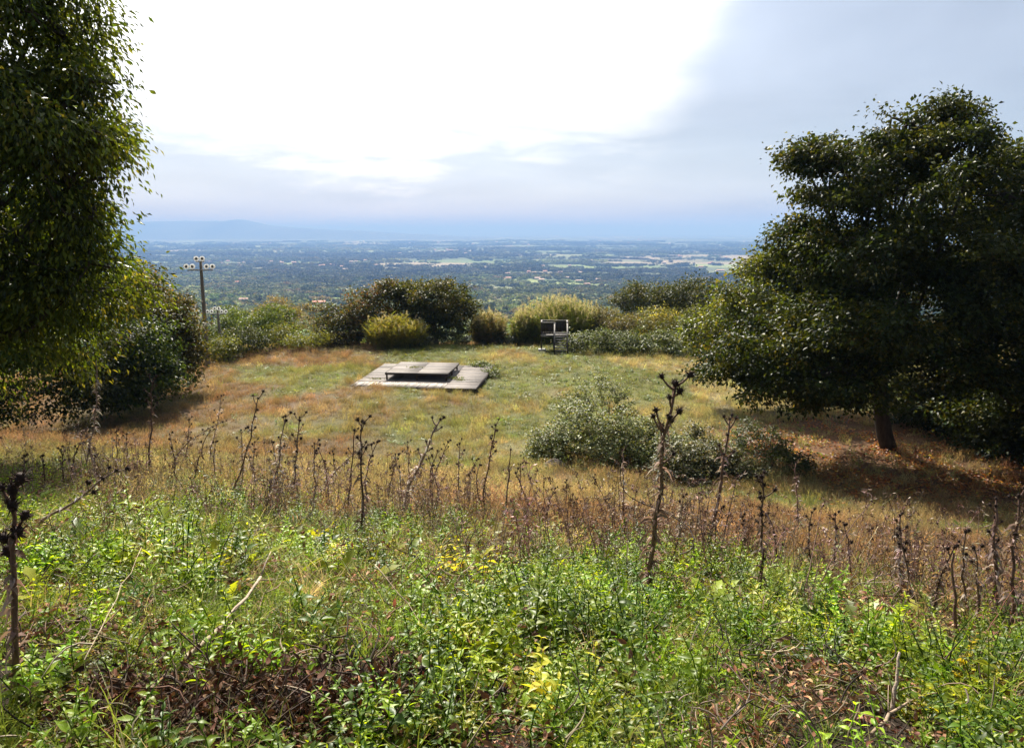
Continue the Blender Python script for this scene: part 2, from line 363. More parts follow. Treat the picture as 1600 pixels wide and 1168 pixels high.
# ------------------------------------------------------------------ ground
def build_ground():
    fr = np.radians(np.arange(-48, 48.01, 0.24)); bk = np.radians(np.arange(52, 308.1, 4.0))
    an = np.concatenate([fr, bk]); n = len(an)
    R = np.concatenate([[0.25], np.geomspace(0.6, 95000, 400)]); k = len(R)
    A, RR = np.meshgrid(an, R); X = RR*np.sin(A); Y = RR*np.cos(A); Z = height(X, Y)
    ft, _, _ = field_tint(X, Y)
    soil = np.array([.032, .022, .015])*(0.6+.8*fbm(X*3, Y*3, 88, 4))[..., None]
    near = sstep(9, 5, Y+.28*X)[..., None]
    c = ft*.55*(1-near)+soil*near
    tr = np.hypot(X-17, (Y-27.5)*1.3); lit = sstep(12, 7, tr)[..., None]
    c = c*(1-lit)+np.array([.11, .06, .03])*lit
    wood, vc, _ = valley_cover(X, Y)
    out = np.hypot(np.maximum(np.maximum(-30-X, X-52), 0), np.maximum(Y-58-.1*np.clip(X, -40, 40), 0))
    f = sstep(0, 10, out)[..., None]; f2 = sstep(60, 200, out)[..., None]
    c = c*(1-f)+np.array([.07, .08, .03])*f; c = c*(1-f2)+vc*f2
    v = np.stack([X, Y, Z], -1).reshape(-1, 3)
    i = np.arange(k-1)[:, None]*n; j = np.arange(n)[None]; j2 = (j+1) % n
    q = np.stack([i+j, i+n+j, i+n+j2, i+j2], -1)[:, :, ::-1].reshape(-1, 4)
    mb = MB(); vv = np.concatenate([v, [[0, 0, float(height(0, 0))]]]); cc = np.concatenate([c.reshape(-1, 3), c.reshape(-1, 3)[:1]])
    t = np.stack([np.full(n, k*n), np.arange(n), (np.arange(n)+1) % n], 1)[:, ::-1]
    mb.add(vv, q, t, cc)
    m, N, L, o = newmat('ground_soil_and_fields')
    p = N.new('ShaderNodeBsdfPrincipled'); p.inputs['Roughness'].default_value = 0.95; p.inputs['Specular IOR Level'].default_value = 0.15
    tc = N.new('ShaderNodeTexCoord'); nz = N.new('ShaderNodeTexNoise'); nz.inputs['Scale'].default_value = 9; nz.inputs['Detail'].default_value = 8; nz.inputs['Roughness'].default_value = .7
    L.new(tc.outputs['Object'], nz.inputs['Vector'])
    nv = N.new('ShaderNodeTexNoise'); nv.inputs['Scale'].default_value = .035; nv.inputs['Detail'].default_value = 9; nv.inputs['Roughness'].default_value = .75
    L.new(tc.outputs['Object'], nv.inputs['Vector'])
    def ramp(src):
        r = N.new('ShaderNodeValToRGB'); r.color_ramp.elements[0].position = .3; r.color_ramp.elements[1].position = .7
        r.color_ramp.elements[0].color = (.5, .5, .5, 1); r.color_ramp.elements[1].color = (1.4, 1.4, 1.4, 1); L.new(src, r.inputs[0]); return r.outputs[0]
    col = mulc(N, L, mulc(N, L, attr(N, 'Col'), ramp(nz.outputs['Fac'])), ramp(nv.outputs['Fac']))
    L.new(col, p.inputs['Base Color'])
    b = N.new('ShaderNodeBump'); b.inputs['Strength'].default_value = .6; b.inputs['Distance'].default_value = .04; L.new(nz.outputs['Fac'], b.inputs['Height']); L.new(b.outputs[0], p.inputs['Normal'])
    L.new(p.outputs[0], o.inputs[0])
    g = mb.obj('ground', m, smooth=True); tag(g, 'rough meadow hilltop falling away to a wide wooded plain', None, kind='structure')
build_ground()

def build_hills():
    # long low volcanic massif on the horizon
    prof = np.array([(-700, 366), (-400, 358), (-150, 352), (0, 355), (120, 352), (200, 353), (235, 351), (262, 347), (300, 345.5), (345, 346.5), (372, 346), (384, 343.5), (398, 346), (425, 352), (470, 355.5), (540, 359.5), (620, 363.5), (700, 367.5), (800, 372)])
    D0 = 20000.0
    px = np.linspace(-700, 800, 220); py = np.interp(px, prof[:, 0], prof[:, 1]) + (fbm(px/18, px*0, 5, 3)-.5)*1.6
    zr = EYE+(362-py)/FPX*D0/1.0
    base = -262.0
    dep = np.linspace(-1, 1, 36)
    PX, DD = np.meshgrid(px, dep); ZR = np.broadcast_to(zr, PX.shape)
    X = (PX-800)/FPX*D0; Y = D0+DD*2600+(fbm(PX/60, PX*0, 8, 3)-.5)*1500
    w = np.cos(DD*math.pi/2)**1.3
    Z = base+(ZR-base)*w*(1-.25*(1-w)*fbm(PX/14, DD*5, 12, 4)*2)
    n = len(px); k = len(dep)
    i = np.arange(k-1)[:, None]*n; j = np.arange(n-1)[None]
    q = np.stack([i+j, i+j+1, i+n+j+1, i+n+j], -1).reshape(-1, 4)
    mb = MB(); mb.add(np.stack([X, Y, Z], -1), q, col=np.repeat([[.05, .07, .04]], n*k, 0)*(.6+.8*fbm(PX/20, DD*6, 2, 3)).reshape(-1, 1))
    h = mb.obj('hills', solid('hill_woods', (1, 1, 1), 1.0, .0008, .3, 0, usecol=True), smooth=True)
    tag(h, 'long low blue massif on the horizon', kind='structure')
build_hills()

def build_haze():
    mb = MB(); box(mb, (-60000, -3000, -330), (60000, 100000, 400))
    m, N, L, o = newmat('haze_air')
    v = N.new('ShaderNodeVolumePrincipled'); v.inputs['Color'].default_value = (0.22, 0.42, 0.86, 1); v.inputs['Density'].default_value = 1.2e-4; v.inputs['Absorption Color'].default_value = (.28, .19, 0, 1)
    v.inputs['Anisotropy'].default_value = 0.0
    L.new(v.outputs[0], o.inputs['Volume'])
    h = mb.obj('haze', m); tag(h, 'pale blue haze over the plain', kind='stuff')
build_haze()

# ------------------------------------------------------------------ scattering (ground cover only)
def scatter(name, pts, rot, scl, idx, tint, sources, label, cat):
    me = bpy.data.meshes.new(name); me.vertices.add(len(pts)); me.vertices.foreach_set('co', np.asarray(pts, np.float32).ravel())
    for nm, typ, dat, key in (('rot', 'FLOAT_VECTOR', rot, 'vector'), ('scl', 'FLOAT_VECTOR', scl, 'vector'), ('tint', 'FLOAT_VECTOR', tint, 'vector')):
        a = me.attributes.new(nm, typ, 'POINT'); a.data.foreach_set(key, np.asarray(dat, np.float32).ravel())
    a = me.attributes.new('idx', 'INT', 'POINT'); a.data.foreach_set('value', np.asarray(idx, np.int32))
    col = bpy.data.collections.new(name+'_sources')
    for k, s in enumerate(sources): col.objects.link(bpy.data.objects.new('%s_source_%02d' % (name, k), s))
    ng = bpy.data.node_groups.new(name+'_scatter', 'GeometryNodeTree')
    ng.interface.new_socket('Geometry', in_out='INPUT', socket_type='NodeSocketGeometry'); ng.interface.new_socket('Geometry', in_out='OUTPUT', socket_type='NodeSocketGeometry')
    N = ng.nodes; L = ng.links; gi = N.new('NodeGroupInput'); go = N.new('NodeGroupOutput')
    ip = N.new('GeometryNodeInstanceOnPoints'); ci = N.new('GeometryNodeCollectionInfo'); ci.inputs['Collection'].default_value = col
    ci.inputs['Separate Children'].default_value = True; ci.inputs['Reset Children'].default_value = True
    def na(nm, dt):
        n = N.new('GeometryNodeInputNamedAttribute'); n.data_type = dt; n.inputs['Name'].default_value = nm; return n.outputs['Attribute']
    L.new(gi.outputs[0], ip.inputs['Points']); L.new(ci.outputs[0], ip.inputs['Instance']); ip.inputs['Pick Instance'].default_value = True
    L.new(na('idx', 'INT'), ip.inputs['Instance Index']); L.new(na('rot', 'FLOAT_VECTOR'), ip.inputs['Rotation']); L.new(na('scl', 'FLOAT_VECTOR'), ip.inputs['Scale'])
    L.new(ip.outputs[0], go.inputs[0])
    o = link(name, me); md = o.modifiers.new('scatter', 'NODES'); md.node_group = ng
    return tag(o, label, cat, kind='stuff')

# ------------------------------------------------------------------ plant part meshes
def grass_mesh(name, nb, H, spread, wid, lean, mat, c0, c1, segs=2, seedheads=0):
    mb = MB(); V = []; 
    for b in range(nb):
        a = rng.uniform(0, 2*math.pi); rr = spread*math.sqrt(rng.uniform()); p0 = np.array([rr*math.cos(a), rr*math.sin(a), -0.02])
        h = H*rng.uniform(.5, 1.1); la = rng.uniform(0, 2*math.pi); ln = lean*rng.uniform(.2, 1.4)
        dv = np.array([math.cos(la), math.sin(la), 0]); sv = np.array([-dv[1], dv[0], 0]); ta = rng.uniform(0, math.pi); sv = sv*math.cos(ta)+dv*math.sin(ta)
        w = wid*rng.uniform(.6, 1.3); v = []; 
        for k in range(segs+1):
            t = k/segs; p = p0+np.array([0, 0, h*t*(1-.35*ln*t)])+dv*h*ln*t*t; ww = w*(1-t)**.7
            if k < segs: v += [p-sv*ww/2, p+sv*ww/2]
            else: v += [p]
        q = [[2*k, 2*k+1, 2*k+3, 2*k+2] for k in range(segs-1)]; t_ = [[2*segs-2, 2*segs-1, 2*segs]]
        mb.add(v, q, t_, np.asarray(c0)*(1-(f := rng.uniform()))+np.asarray(c1)*f)
        if seedheads and rng.uniform() < seedheads:
            tip = np.array(v[-1])
            for s in range(5):
                d = nrm(rng.normal(size=3)+np.array([0, 0, 1.2])); sd = nrm(np.cross(d, [0.3, .5, .1])); q0 = tip-np.array([0, 0, .02*s]); 
                mb.add([q0, q0+d*.02+sd*.004, q0+d*.045, q0+d*.02-sd*.004], [[0, 1, 2, 3]], col=np.asarray(c1)*1.1)
    return mb.mesh(name, mat)
def strip_leaf(mb, p, d, n, L, W, prof, col, curl=.5, fold=.25, segs=None):
    """leaf with midrib: prof = widths at stations 0..1"""
    d = nrm(d); s = nrm(np.cross(d, n)); n = np.cross(s, d); K = len(prof); v = []
    for i, w in enumerate(prof):
        t = i/(K-1); c = p+d*L*(t-.12*curl*t*t)-n*L*curl*.45*t*t
        v += [c+s*W*w/2+n*W*w*fold*.5, c, c-s*W*w/2+n*W*w*fold*.5]
    q = []
    for i in range(K-1): q += [[3*i, 3*i+1, 3*i+4, 3*i+3], [3*i+1, 3*i+2, 3*i+5, 3*i+4]]
    mb.add(v, q, col=col)
OVATE = [.10, .78, 1.0, .74, .34, .02]
LOBED = [.18, .30, .22, .62, .34, .95, .48, 1.05, .5, .85, .3, .03]
def nettle_mesh(name, H, Ls, mat, c0, c1, nst=3):
    mb = MB()
    for s in range(nst):
        base = np.array([rng.normal(0, .07), rng.normal(0, .07), -.02]); h = H*rng.uniform(.65, 1.1)
        top = base+np.array([rng.normal(0, .17)*H*2, rng.normal(0, .17)*H*2, h]); path = curve(base, top, (rng.normal(0, .02), rng.normal(0, .02), 0), 4)
        tube(mb, path, [.004, .0035, .003, .002], 3, np.asarray(c0)*.9, cap=False)
        nn = int(h/.042)+2; a0 = rng.uniform(0, 6.28)
        for k in range(nn):
            t = .18+.82*k/(nn-1); i = t*3; j = min(int(i), 2); p = path[j]*(1-(i-j))+path[j+1]*(i-j)
            L = Ls*(1.15-.75*max(0, t-.45)/.55)*rng.uniform(.75, 1.15)
            for sd in (0, math.pi):
                if rng.uniform() < .12 and t < .8: continue
                a = a0+k*math.pi/2+sd+rng.normal(0, .25); up = rng.uniform(.05, .75)+(.5 if t > .9 else 0)
                d = np.array([math.cos(a), math.sin(a), up]); 
                strip_leaf(mb, p, d, np.array([rng.normal(0, .25), rng.normal(0, .25), 1.0]), L, L*rng.uniform(.30, .46), OVATE, (np.asarray(c0)*(1-(f := rng.uniform()))+np.asarray(c1)*f), curl=rng.uniform(.2, 1.3), fold=rng.uniform(.15, .6))
    return mb.mesh(name, mat)
def rosette_mesh(name, nl, L0, mat, c0, c1, up=(.2, 1.0)):
    mb = MB()
    for k in range(nl):
        a = k*2.4+rng.normal(0, .2); u = rng.uniform(*up); L = L0*rng.uniform(.6, 1.1)
        strip_leaf(mb, np.array([0, 0, 0.0]), np.array([math.cos(a), math.sin(a), u]), np.array([-math.cos(a)*.5, -math.sin(a)*.5, 1]), L, L*rng.uniform(.26, .36), LOBED, np.asarray(c0)*(1-(f := rng.uniform()))+np.asarray(c1)*f, curl=rng.uniform(.4, 1.2), fold=rng.uniform(.1, .5))
    return mb.mesh(name, mat)
def twig_mesh(name, n, L, mat):
    mb = MB()
    for k in range(n):
        a = rng.uniform(0, 6.28); l = L*rng.uniform(.4, 1.2); p = np.array([rng.normal(0, .1), rng.normal(0, .1), rng.uniform(0, .05)])
        q = p+np.array([math.cos(a)*l, math.sin(a)*l, rng.uniform(-.02, .12)]); c = np.array([.20, .15, .11])*rng.uniform(.4, 1.4)
        tube(mb, curve(p, q, rng.normal(0, .06*l*3, 3)*np.array([1, 1, .4]), 5), [.0035, .003, .003, .0025, .001], 3, c, cap=False)
    return mb.mesh(name, mat)
def curl_mesh(name, n, mat, cols):
    mb = MB()
    for k in range(n):
        a = rng.uniform(0, 6.28); L = rng.uniform(.014, .038); d = np.array([math.cos(a), math.sin(a), rng.uniform(-.1, .5)])
        strip_leaf(mb, np.array([rng.normal(0, .08), rng.normal(0, .08), rng.uniform(0, .03)]), d, rng.normal(size=3)+np.array([0, 0, 1]), L, L*rng.uniform(.3, .6), [.2, .8, 1, .7, .1], palette(1, cols, [1]*len(cols))[0], curl=rng.uniform(-1, 2.2), fold=rng.uniform(.1, .9))
    return mb.mesh(name, mat)

def yaw(n, tilt=.15):
    return np.stack([rng.normal(0, tilt, n), rng.normal(0, tilt, n), rng.uniform(0, 2*math.pi, n)], 1)

def poisson(n, xr, yr, keep):
    x = rng.uniform(*xr, n); y = rng.uniform(*yr, n); k = rng.uniform(size=n) < keep(x, y); return x[k], y[k]
def inview(x, y, m=1.3, off=1.2): return np.abs(x) < (.74*y*m+off)

DECK0 = PZ(547, 603.5, 0.16); DECKW = 7.5; DECKD = 7.2; DECKROT = -math.radians(6.2)
def in_deck(x, y, m=0.0):
    c, s = math.cos(-DECKROT), math.sin(-DECKROT); dx = x-DECK0[0]; dy = y-DECK0[1]; lx = c*dx-s*dy; ly = s*dx+c*dy
    return (lx > -m) & (lx < DECKW+m) & (ly > -m) & (ly < DECKD+m)
SOILC = G(400, 1130)
def edge_u(x, y): return y+.28*np.clip(x, -22, 22)

def build_cover():
    # --- meadow grass, 6-60 m
    gs = [grass_mesh('grass_tuft_a%d' % k, 46, .34, .20, .007, .55, M_grass, (.85, .85, .85), (1.15, 1.12, 1.0), 2, .25) for k in range(3)]
    gs += [grass_mesh('grass_tuft_b%d' % k, 40, .24, .22, .010, .9, M_grass, (.8, .85, .8), (1.1, 1.15, 1.0), 2, 0) for k in range(3)]
    def keep(x, y):
        u = edge_u(x, y); k = inview(x, y, 1.15, 3) & (u > 5.2) & (~in_deck(x, y, -.02)); tr = np.hypot(x-17, (y-27.5)*1.3)
        return k*sstep(4.8, 7.5, u)*(1-.75*sstep(11, 7, tr))*np.where(y > 26, .55, 1.0)
    x, y = poisson(90000, (-36, 40), (4, 66), keep)
    t, rust, grn = field_tint(x, y); n = len(x); t = t*np.exp(rng.normal(0, .32, (n, 1)))*np.exp(rng.normal(0, .09, (n, 3)))*(.65+.7*fbm(x*1.1, y*.8, 83, 3))[:, None]
    h = rng.uniform(.6, 1.35, n)*(.35+1.3*fbm(x*.55, y*.45, 19, 3))*(1-.25*grn); w = rng.uniform(.9, 1.5, n)
    idx = np.where(rng.uniform(size=n) < .35+.5*grn, rng.integers(3, 6, n), rng.integers(0, 3, n))
    scatter('meadow_grass', np.stack([x, y, height(x, y)], 1), yaw(n), np.stack([w, w, h], 1), idx, t, gs, 'dry rust and olive meadow grass covering the hilltop field', 'grass')
    # --- low leafy weeds in the meadow
    ms = [rosette_mesh('meadow_weed%d' % k, 9, .22, M_weed, (.9, .9, .9), (1.2, 1.15, 1)) for k in range(2)]+[nettle_mesh('meadow_herb%d' % k, .3, .06, M_weed, (.9, .9, .9), (1.2, 1.15, 1)) for k in range(2)]
    def keep2(x, y):
        _, r, g = field_tint(x, y); return inview(x, y, 1.1, 2)*(edge_u(x, y) > 8)*(~in_deck(x, y, .05))*(.06+.6*g*(1-r))*.5
    x, y = poisson(26000, (-30, 34), (8, 60), keep2); n = len(x)
    t = palette(n, [(.075, .135, .018), (.12, .16, .03), (.16, .17, .05)], [3, 3, 1]); w = rng.uniform(.8, 1.6, n)
    scatter('meadow_weeds', np.stack([x, y, height(x, y)], 1), yaw(n), np.stack([w, w, w], 1), rng.integers(0, 4, n), t, ms, 'low leafy green weeds scattered through the meadow grass', 'weeds')
    # --- foreground bank
    def soilmask(x, y): return sstep(.44, .22, np.hypot((x-SOILC[0])*.68, (y-SOILC[1])*1.7)-.3*(fbm(x*4, y*4, 61, 3)-.5))
    patch = lambda x, y: fbm(x*.55+7, y*.55, 91, 3)
    near = lambda x, y: inview(x, y, 1.25, .8)*sstep(9.5, 6.8, edge_u(x, y)+1.4*(fbm(x*.6, y*.6, 23, 3)-.5))*(np.hypot(x, y) > 1.25)
    hollow = lambda x, y: sstep(.38, .52, fbm(x*1.5+11, y*1.5, 53, 3))
    ns = [nettle_mesh('nettle%d' % k, rng.uniform(.18, .34), rng.uniform(.042, .072), M_weed, (.75, .85, .85), (1.3, 1.15, 1.0), 5) for k in range(8)]
    x, y = poisson(15000, (-10, 10), (1, 10), lambda x, y: near(x, y)*(.28+.72*sstep(.40, .54, patch(x, y)+.14*sstep(-1, 1.5, x-.15*y)))*(1-.92*soilmask(x, y))*.9*(.03+.97*hollow(x, y))); n = len(x)
    t = palette(n, [(.19, .28, .022), (.25, .33, .03), (.08, .14, .018), (.36, .36, .05)], [4, 3.5, 3, .6], .28); w = rng.uniform(.6, 1.15, n)*(.30+.95*fbm(x*1.5+11, y*1.5, 53, 3)+.25*rng.uniform(size=n))
    scatter('nettles', np.stack([x, y, height(x, y)], 1), yaw(n, .2), np.stack([w, w, w], 1), rng.integers(0, 8, n), t, ns, 'dense bright green nettle-like weeds covering the near bank', 'weeds')
    rs = [rosette_mesh('thistle_rosette%d' % k, rng.integers(6, 11), .26, M_weed, (.85, .9, .9), (1.25, 1.15, 1), (.3, 1.6)) for k in range(5)]
    x, y = poisson(6000, (-10, 10), (1, 11), lambda x, y: near(x, y)*(.08+.6*sstep(4, 5.5, edge_u(x, y))+.4*sstep(.55, .42, patch(x, y))*sstep(.5, -2, x))*(1-.8*soilmask(x, y))*.40); n = len(x)
    t = palette(n, [(.20, .25, .025), (.27, .30, .04), (.13, .18, .025), (.36, .30, .055)], [4, 3, 2, .5], .25); w = rng.uniform(.55, 1.15, n)*np.clip(np.hypot(x, y)/4.5, .4, 1)
    scatter('thistle_leaves', np.stack([x, y, height(x, y)], 1), yaw(n, .2), np.stack([w, w, w], 1), rng.integers(0, 5, n), t, rs, 'lobed yellow-green thistle leaves spread over the near bank', 'weeds')
    x, y = poisson(30000, (-9, 9), (1, 9.5), lambda x, y: near(x, y)*(1-.95*soilmask(x, y))*.75*(.15+.85*hollow(x, y))); n = len(x)
    t = palette(n, [(.14, .19, .02), (.19, .22, .03), (.08, .12, .018), (.24, .2, .06)], [4, 3, 3, 1], .28); w = rng.uniform(.22, .5, n)
    scatter('low_herbs', np.stack([x, y, height(x, y)], 1), yaw(n, .25), np.stack([w, w, w], 1), np.where(rng.uniform(size=n) < .6, rng.integers(0, 8, n), rng.integers(8, 13, n)), t, ns+rs, 'small low herbs carpeting the soil between the taller weeds', 'herbs')
    bs = [grass_mesh('near_grass%d' % k, 34, rng.uniform(.20, .34), .07, .0055, 1.0, M_grass, (.8, .85, .8), (1.2, 1.15, 1.0), 4) for k in range(5)]
    x, y = poisson(26000, (-10, 10), (1, 10), lambda x, y: near(x, y)*(.26+.6*sstep(.56, .40, patch(x, y)))*(1-.85*soilmask(x, y))*.6*(.3+.7*hollow(x+3, y))); n = len(x)
    t = palette(n, [(.16, .235, .03), (.22, .27, .05), (.10, .16, .025), (.46, .38, .21)], [4, 3, 2, 2.0], .25); w = rng.uniform(.6, 1.2, n)
    scatter('bank_grass', np.stack([x, y, height(x, y)], 1), yaw(n, .25), np.stack([w, w, w], 1), rng.integers(0, 5, n), t, bs, 'fresh green and straw grass blades on the near bank', 'grass')
    ts = [twig_mesh('dry_twigs%d' % k, 5, .16, M_litter) for k in range(4)]+[curl_mesh('dry_curl%d' % k, 44, M_litter, [(.20, .09, .045), (.13, .065, .04), (.26, .17, .09)]) for k in range(4)]
    x, y = poisson(20000, (-10, 10), (1, 11), lambda x, y: near(x, y)*np.maximum(soilmask(x, y), .3+.7*(1-hollow(x, y)))*.9); n = len(x); w = rng.uniform(.6, 1.3, n)
    scatter('dry_litter', np.stack([x, y, height(x, y)+rng.uniform(0, .10, n)*(1-soilmask(x, y))], 1), yaw(n, .3), np.stack([w, w, w], 1), rng.integers(0, 8, n), palette(n, [(1, 1, 1)], [1], .3), ts, 'dry brown twigs and curled dead leaves on the soil', 'litter')
    m_ = 2400; xl = SOILC[0]+rng.normal(0, .65, m_); yl = SOILC[1]+rng.normal(0, .30, m_); kk = soilmask(xl, yl) > rng.uniform(.1, .8, m_); xl, yl = xl[kk], yl[kk]; n = len(xl); w = rng.uniform(.6, 1.3, n)
    scatter('soil_litter', np.stack([xl, yl, height(xl, yl)+rng.uniform(0, .03, n)], 1), yaw(n, .3), np.stack([w, w, w], 1), np.where(rng.uniform(size=n) < .2, rng.integers(0, 4, n), rng.integers(4, 8, n)), palette(n, [(.45, .40, .38), (.75, .6, .52), (.25, .23, .22)], [2, 1, 3], .35), ts, 'reddish-brown dead leaves and bits on the bare soil at the bottom', 'litter')
    def stalk_mesh(name):
        mb = MB()
        for k in range(3):
            b = np.array([rng.normal(0, .08), rng.normal(0, .08), -.03]); h = rng.uniform(.35, 1.0); e = b+np.array([rng.normal(0, .14)*h, rng.normal(0, .14)*h, h]); p = curve(b, e, rng.normal(0, .03, 3), 6, .006); c = np.array([.22, .155, .125])*rng.uniform(.6, 1.6); tube(mb, p, np.linspace(.006, .002, 6), 3, c, cap=False)
            m = 16; leaves(mb, e+rng.normal(0, .012, (m, 3)), rdir(m)+np.array([0, 0, .5]), rdir(m), rng.uniform(.015, .032, m), .010, palette(m, [(.05, .03, .024), (.09, .055, .04)], [1, 1]))
            for j in range(9):
                i = rng.integers(1, 6); d = nrm(rng.normal(size=3)+np.array([0, 0, .5])); l = rng.uniform(.03, .12); tube(mb, curve(p[i], p[i]+d*l, (0, 0, .2*l), 3), [.002, .0015, .001], 3, c, cap=False)
                q = p[i]+d*l; m = 3; leaves(mb, np.repeat(q[None], m, 0), rdir(m)+np.array([0, 0, -.3]), rdir(m), rng.uniform(.02, .06, m), .014, palette(m, [(.24, .17, .13), (.34, .27, .21), (.12, .075, .06)], [2, 2, 2]))
        return mb.mesh(name, M_litter)
    ss = [stalk_mesh('dry_stalk%d' % k) for k in range(7)]
    x, y = poisson(15000, (-12, 13), (3.2, 16), lambda x, y: inview(x, y, 1.1, .5)*sstep(3.6, 6.0, edge_u(x, y))*sstep(13, 7, edge_u(x, y))*(.04+.96*sstep(.52, .68, fbm(x*1.1, y*1.1, 47, 3)))*.42*sstep(11.5, 8, edge_u(x, y))); n = len(x); w = rng.uniform(.4, 1.0, n)
    scatter('dry_stalks', np.stack([x, y, height(x, y)], 1), yaw(n, .14), np.stack([w, w, w], 1), rng.integers(0, 7, n), palette(n, [(1, .95, .95), (1.35, 1.3, 1.35), (.8, .65, .6)], [2, 1, 1], .2), ss, 'thin dead grey-brown stalks crowding between the thistles', 'stalks')
    # --- fallen leaves under the oaks
    x, y = poisson(60000, (4, 32), (17, 40), lambda x, y: sstep(13, 6, np.hypot(x-18, (y-26)*1.25))*sstep(.35, .6, fbm(x*.5, y*.5, 67, 3)+.1)); n = len(x)
    mb = MB(); P = np.stack([x, y, height(x, y)+rng.uniform(.02, .16, n)], 1)
    leaves(mb, P, rdir(n)*np.array([1, 1, .3]), rdir(n)*.5+np.array([0, 0, 1]), rng.uniform(.09, .17, n), rng.uniform(.06, .10, n), palette(n, [(.30, .11, .04), (.38, .20, .07), (.20, .08, .04), (.36, .30, .08)], [4, 2, 3, 1]))
    tag(mb.obj('fallen_leaves', M_leaf), 'orange-brown fallen leaves carpeting the ground under the oaks', 'leaves', kind='stuff')
build_cover()

# ------------------------------------------------------------------ trees and bushes
def make_crown(mb, lobes, nclump, nleaf, csig, L, W, cols, wts, droop=.2, shell=2.0, flat=.6, lump=.5, updir=.6, cjit=.2, sup=9, suprad=.85):
    lobes = np.asarray(lobes, float); wt = (lobes[:, 3]*lobes[:, 5]+lobes[:, 4]*lobes[:, 5]); i = rng.choice(len(lobes), nclump, p=wt/wt.sum())
    d = rdir(nclump); f = 1-.62*rng.uniform(size=nclump)**shell
    az = np.arctan2(d[:, 1], d[:, 0])*2.2; f = f*(1-lump/2+lump*fbm(az+i*9.1, d[:, 2]*3.3+i*3.7, 29, 2))
    C = lobes[i, :3]+d*f[:, None]*lobes[i, 3:6]
    if sup:
        M = max(6, nclump//sup); j = rng.integers(M, size=nclump); e = rdir(nclump); e[:, 2] = e[:, 2]*.8+.15
        sr = suprad*rng.uniform(.55, 1.35, M); C = C[:M][j]+e*(sr[j]*rng.uniform(.3, 1, nclump)**.5)[:, None]*np.array([1, 1, .62]); d = nrm(d[:M][j]*.5+e*.8)
    k = np.repeat(np.arange(nclump), nleaf); n = len(k)
    cs = csig*rng.uniform(.6, 1.4, nclump)
    off = rng.normal(size=(n, 3))*np.array([1, 1, flat])*cs[k][:, None]
    P = C[k]+off
    A = d[k]*.5+nrm(off)*.7+rdir(n)*.8+np.array([0, 0, -droop*2])
    Nn = rdir(n)*.7+d[k]*.4+np.array([0, 0, updir])
    cc = palette(nclump, cols, wts, cjit)[k]*np.exp(rng.normal(0, .22, (n, 1)))
    s = rng.uniform(.55, 1.45, n)
    leaves(mb, P, A, Nn, L*s, W*s*rng.uniform(.8, 1.2, n), cc)
    return C
def tree(name, label, cat, base, lobes, trunk_r, nclump, nleaf, csig, L, W, cols, wts, mat=None, bark=None, group=None, fork=.35, trunk_pts=None, nbranch=14, **kw):
    base = np.asarray(base, float); root = thing(name, label, cat, base, 0, group); lobes = np.asarray(lobes, float).copy(); lobes[:, :3] -= base
    main = lobes
    if kw.pop('sub', 0):
        ex = []
        for l in lobes:
            ex.append(np.concatenate([l[:3], l[3:6]*.82]))
            for _ in range(9):
                e = rdir(1)[0]; e[2] = abs(e[2])*.9-.25; q = rng.uniform(.16, .42); ex.append(np.concatenate([l[:3]+e*l[3:6]*rng.uniform(.7, 1.12), l[3:6]*q]))
        lobes = np.array(ex)
    cm = MB(); C = make_crown(cm, lobes, nclump, nleaf, csig, L, W, cols, wts, **kw)
    tm = MB(); top = lobes[:, :3].mean(0); fk = np.array([top[0]*.25, top[1]*.25, max(.5, (lobes[:, 2]+lobes[:, 5]).max()*fork)])
    tr = curve((0, 0, -.25), fk, rng.normal(0, .06, 3)*fk[2]*np.array([1, 1, 0]), 7); tube(tm, tr, np.linspace(trunk_r*1.25, trunk_r*.8, 7), 9)
    for l in main:
        e = l[:3]+np.array([0, 0, l[5]*.3]); st = tr[rng.integers(4, 7)]
        p = curve(st, e, (0, 0, -.12*np.linalg.norm(e-st))+rng.normal(0, .05, 3)*np.linalg.norm(e-st), 7, .05); tube(tm, p, np.linspace(trunk_r*.55, trunk_r*.12, 7), 6, cap=False)
        near = np.argsort(np.linalg.norm((C-l[:3])/l[3:6], axis=1))[:max(40, len(C)//len(main))]
        for c in C[rng.choice(near, min(nbranch, len(near)), replace=False)]:
            s = p[2+int(np.argmin(np.linalg.norm(p[2:]-c, axis=1)))]
            if np.linalg.norm(c-s) > 1.9 or c[2] < s[2]-.4: continue
            tube(tm, curve(s, c, rng.normal(0, .08, 3)*np.linalg.norm(c-s), 5), np.linspace(trunk_r*.17, trunk_r*.04, 5), 4, cap=False)
    tm.obj('trunk', bark or M_bark, root, smooth=True)
    cm.obj('crown', mat or M_leaf, root)
    return root
def lob(*ls):
    """lobes given as (px, py, depth, half width px, half height px, half depth m)"""
    out = []
    for px, py, d, rx, ry, rd in ls:
        p = PD(px, py, d); k = np.linalg.norm(p-np.array([0, 0, EYE]))/np.linalg.norm(ray(px, py))/FPX
        out.append([*p, rx*k, rd, ry*k])
    return out
OAK = [(.033, .048, .011), (.055, .066, .013), (.021, .033, .009), (.095, .09, .02)]
M_oak = leafmat('oak_leaf', 0.34, 0.45, spec=.14, tcol=(1.7, 1.45, .4))
GRN = [(.045, .075, .012), (.07, .10, .016), (.028, .05, .010)]
AUT = [(.075, .078, .018), (.10, .082, .02), (.045, .055, .015), (.14, .09, .025)]

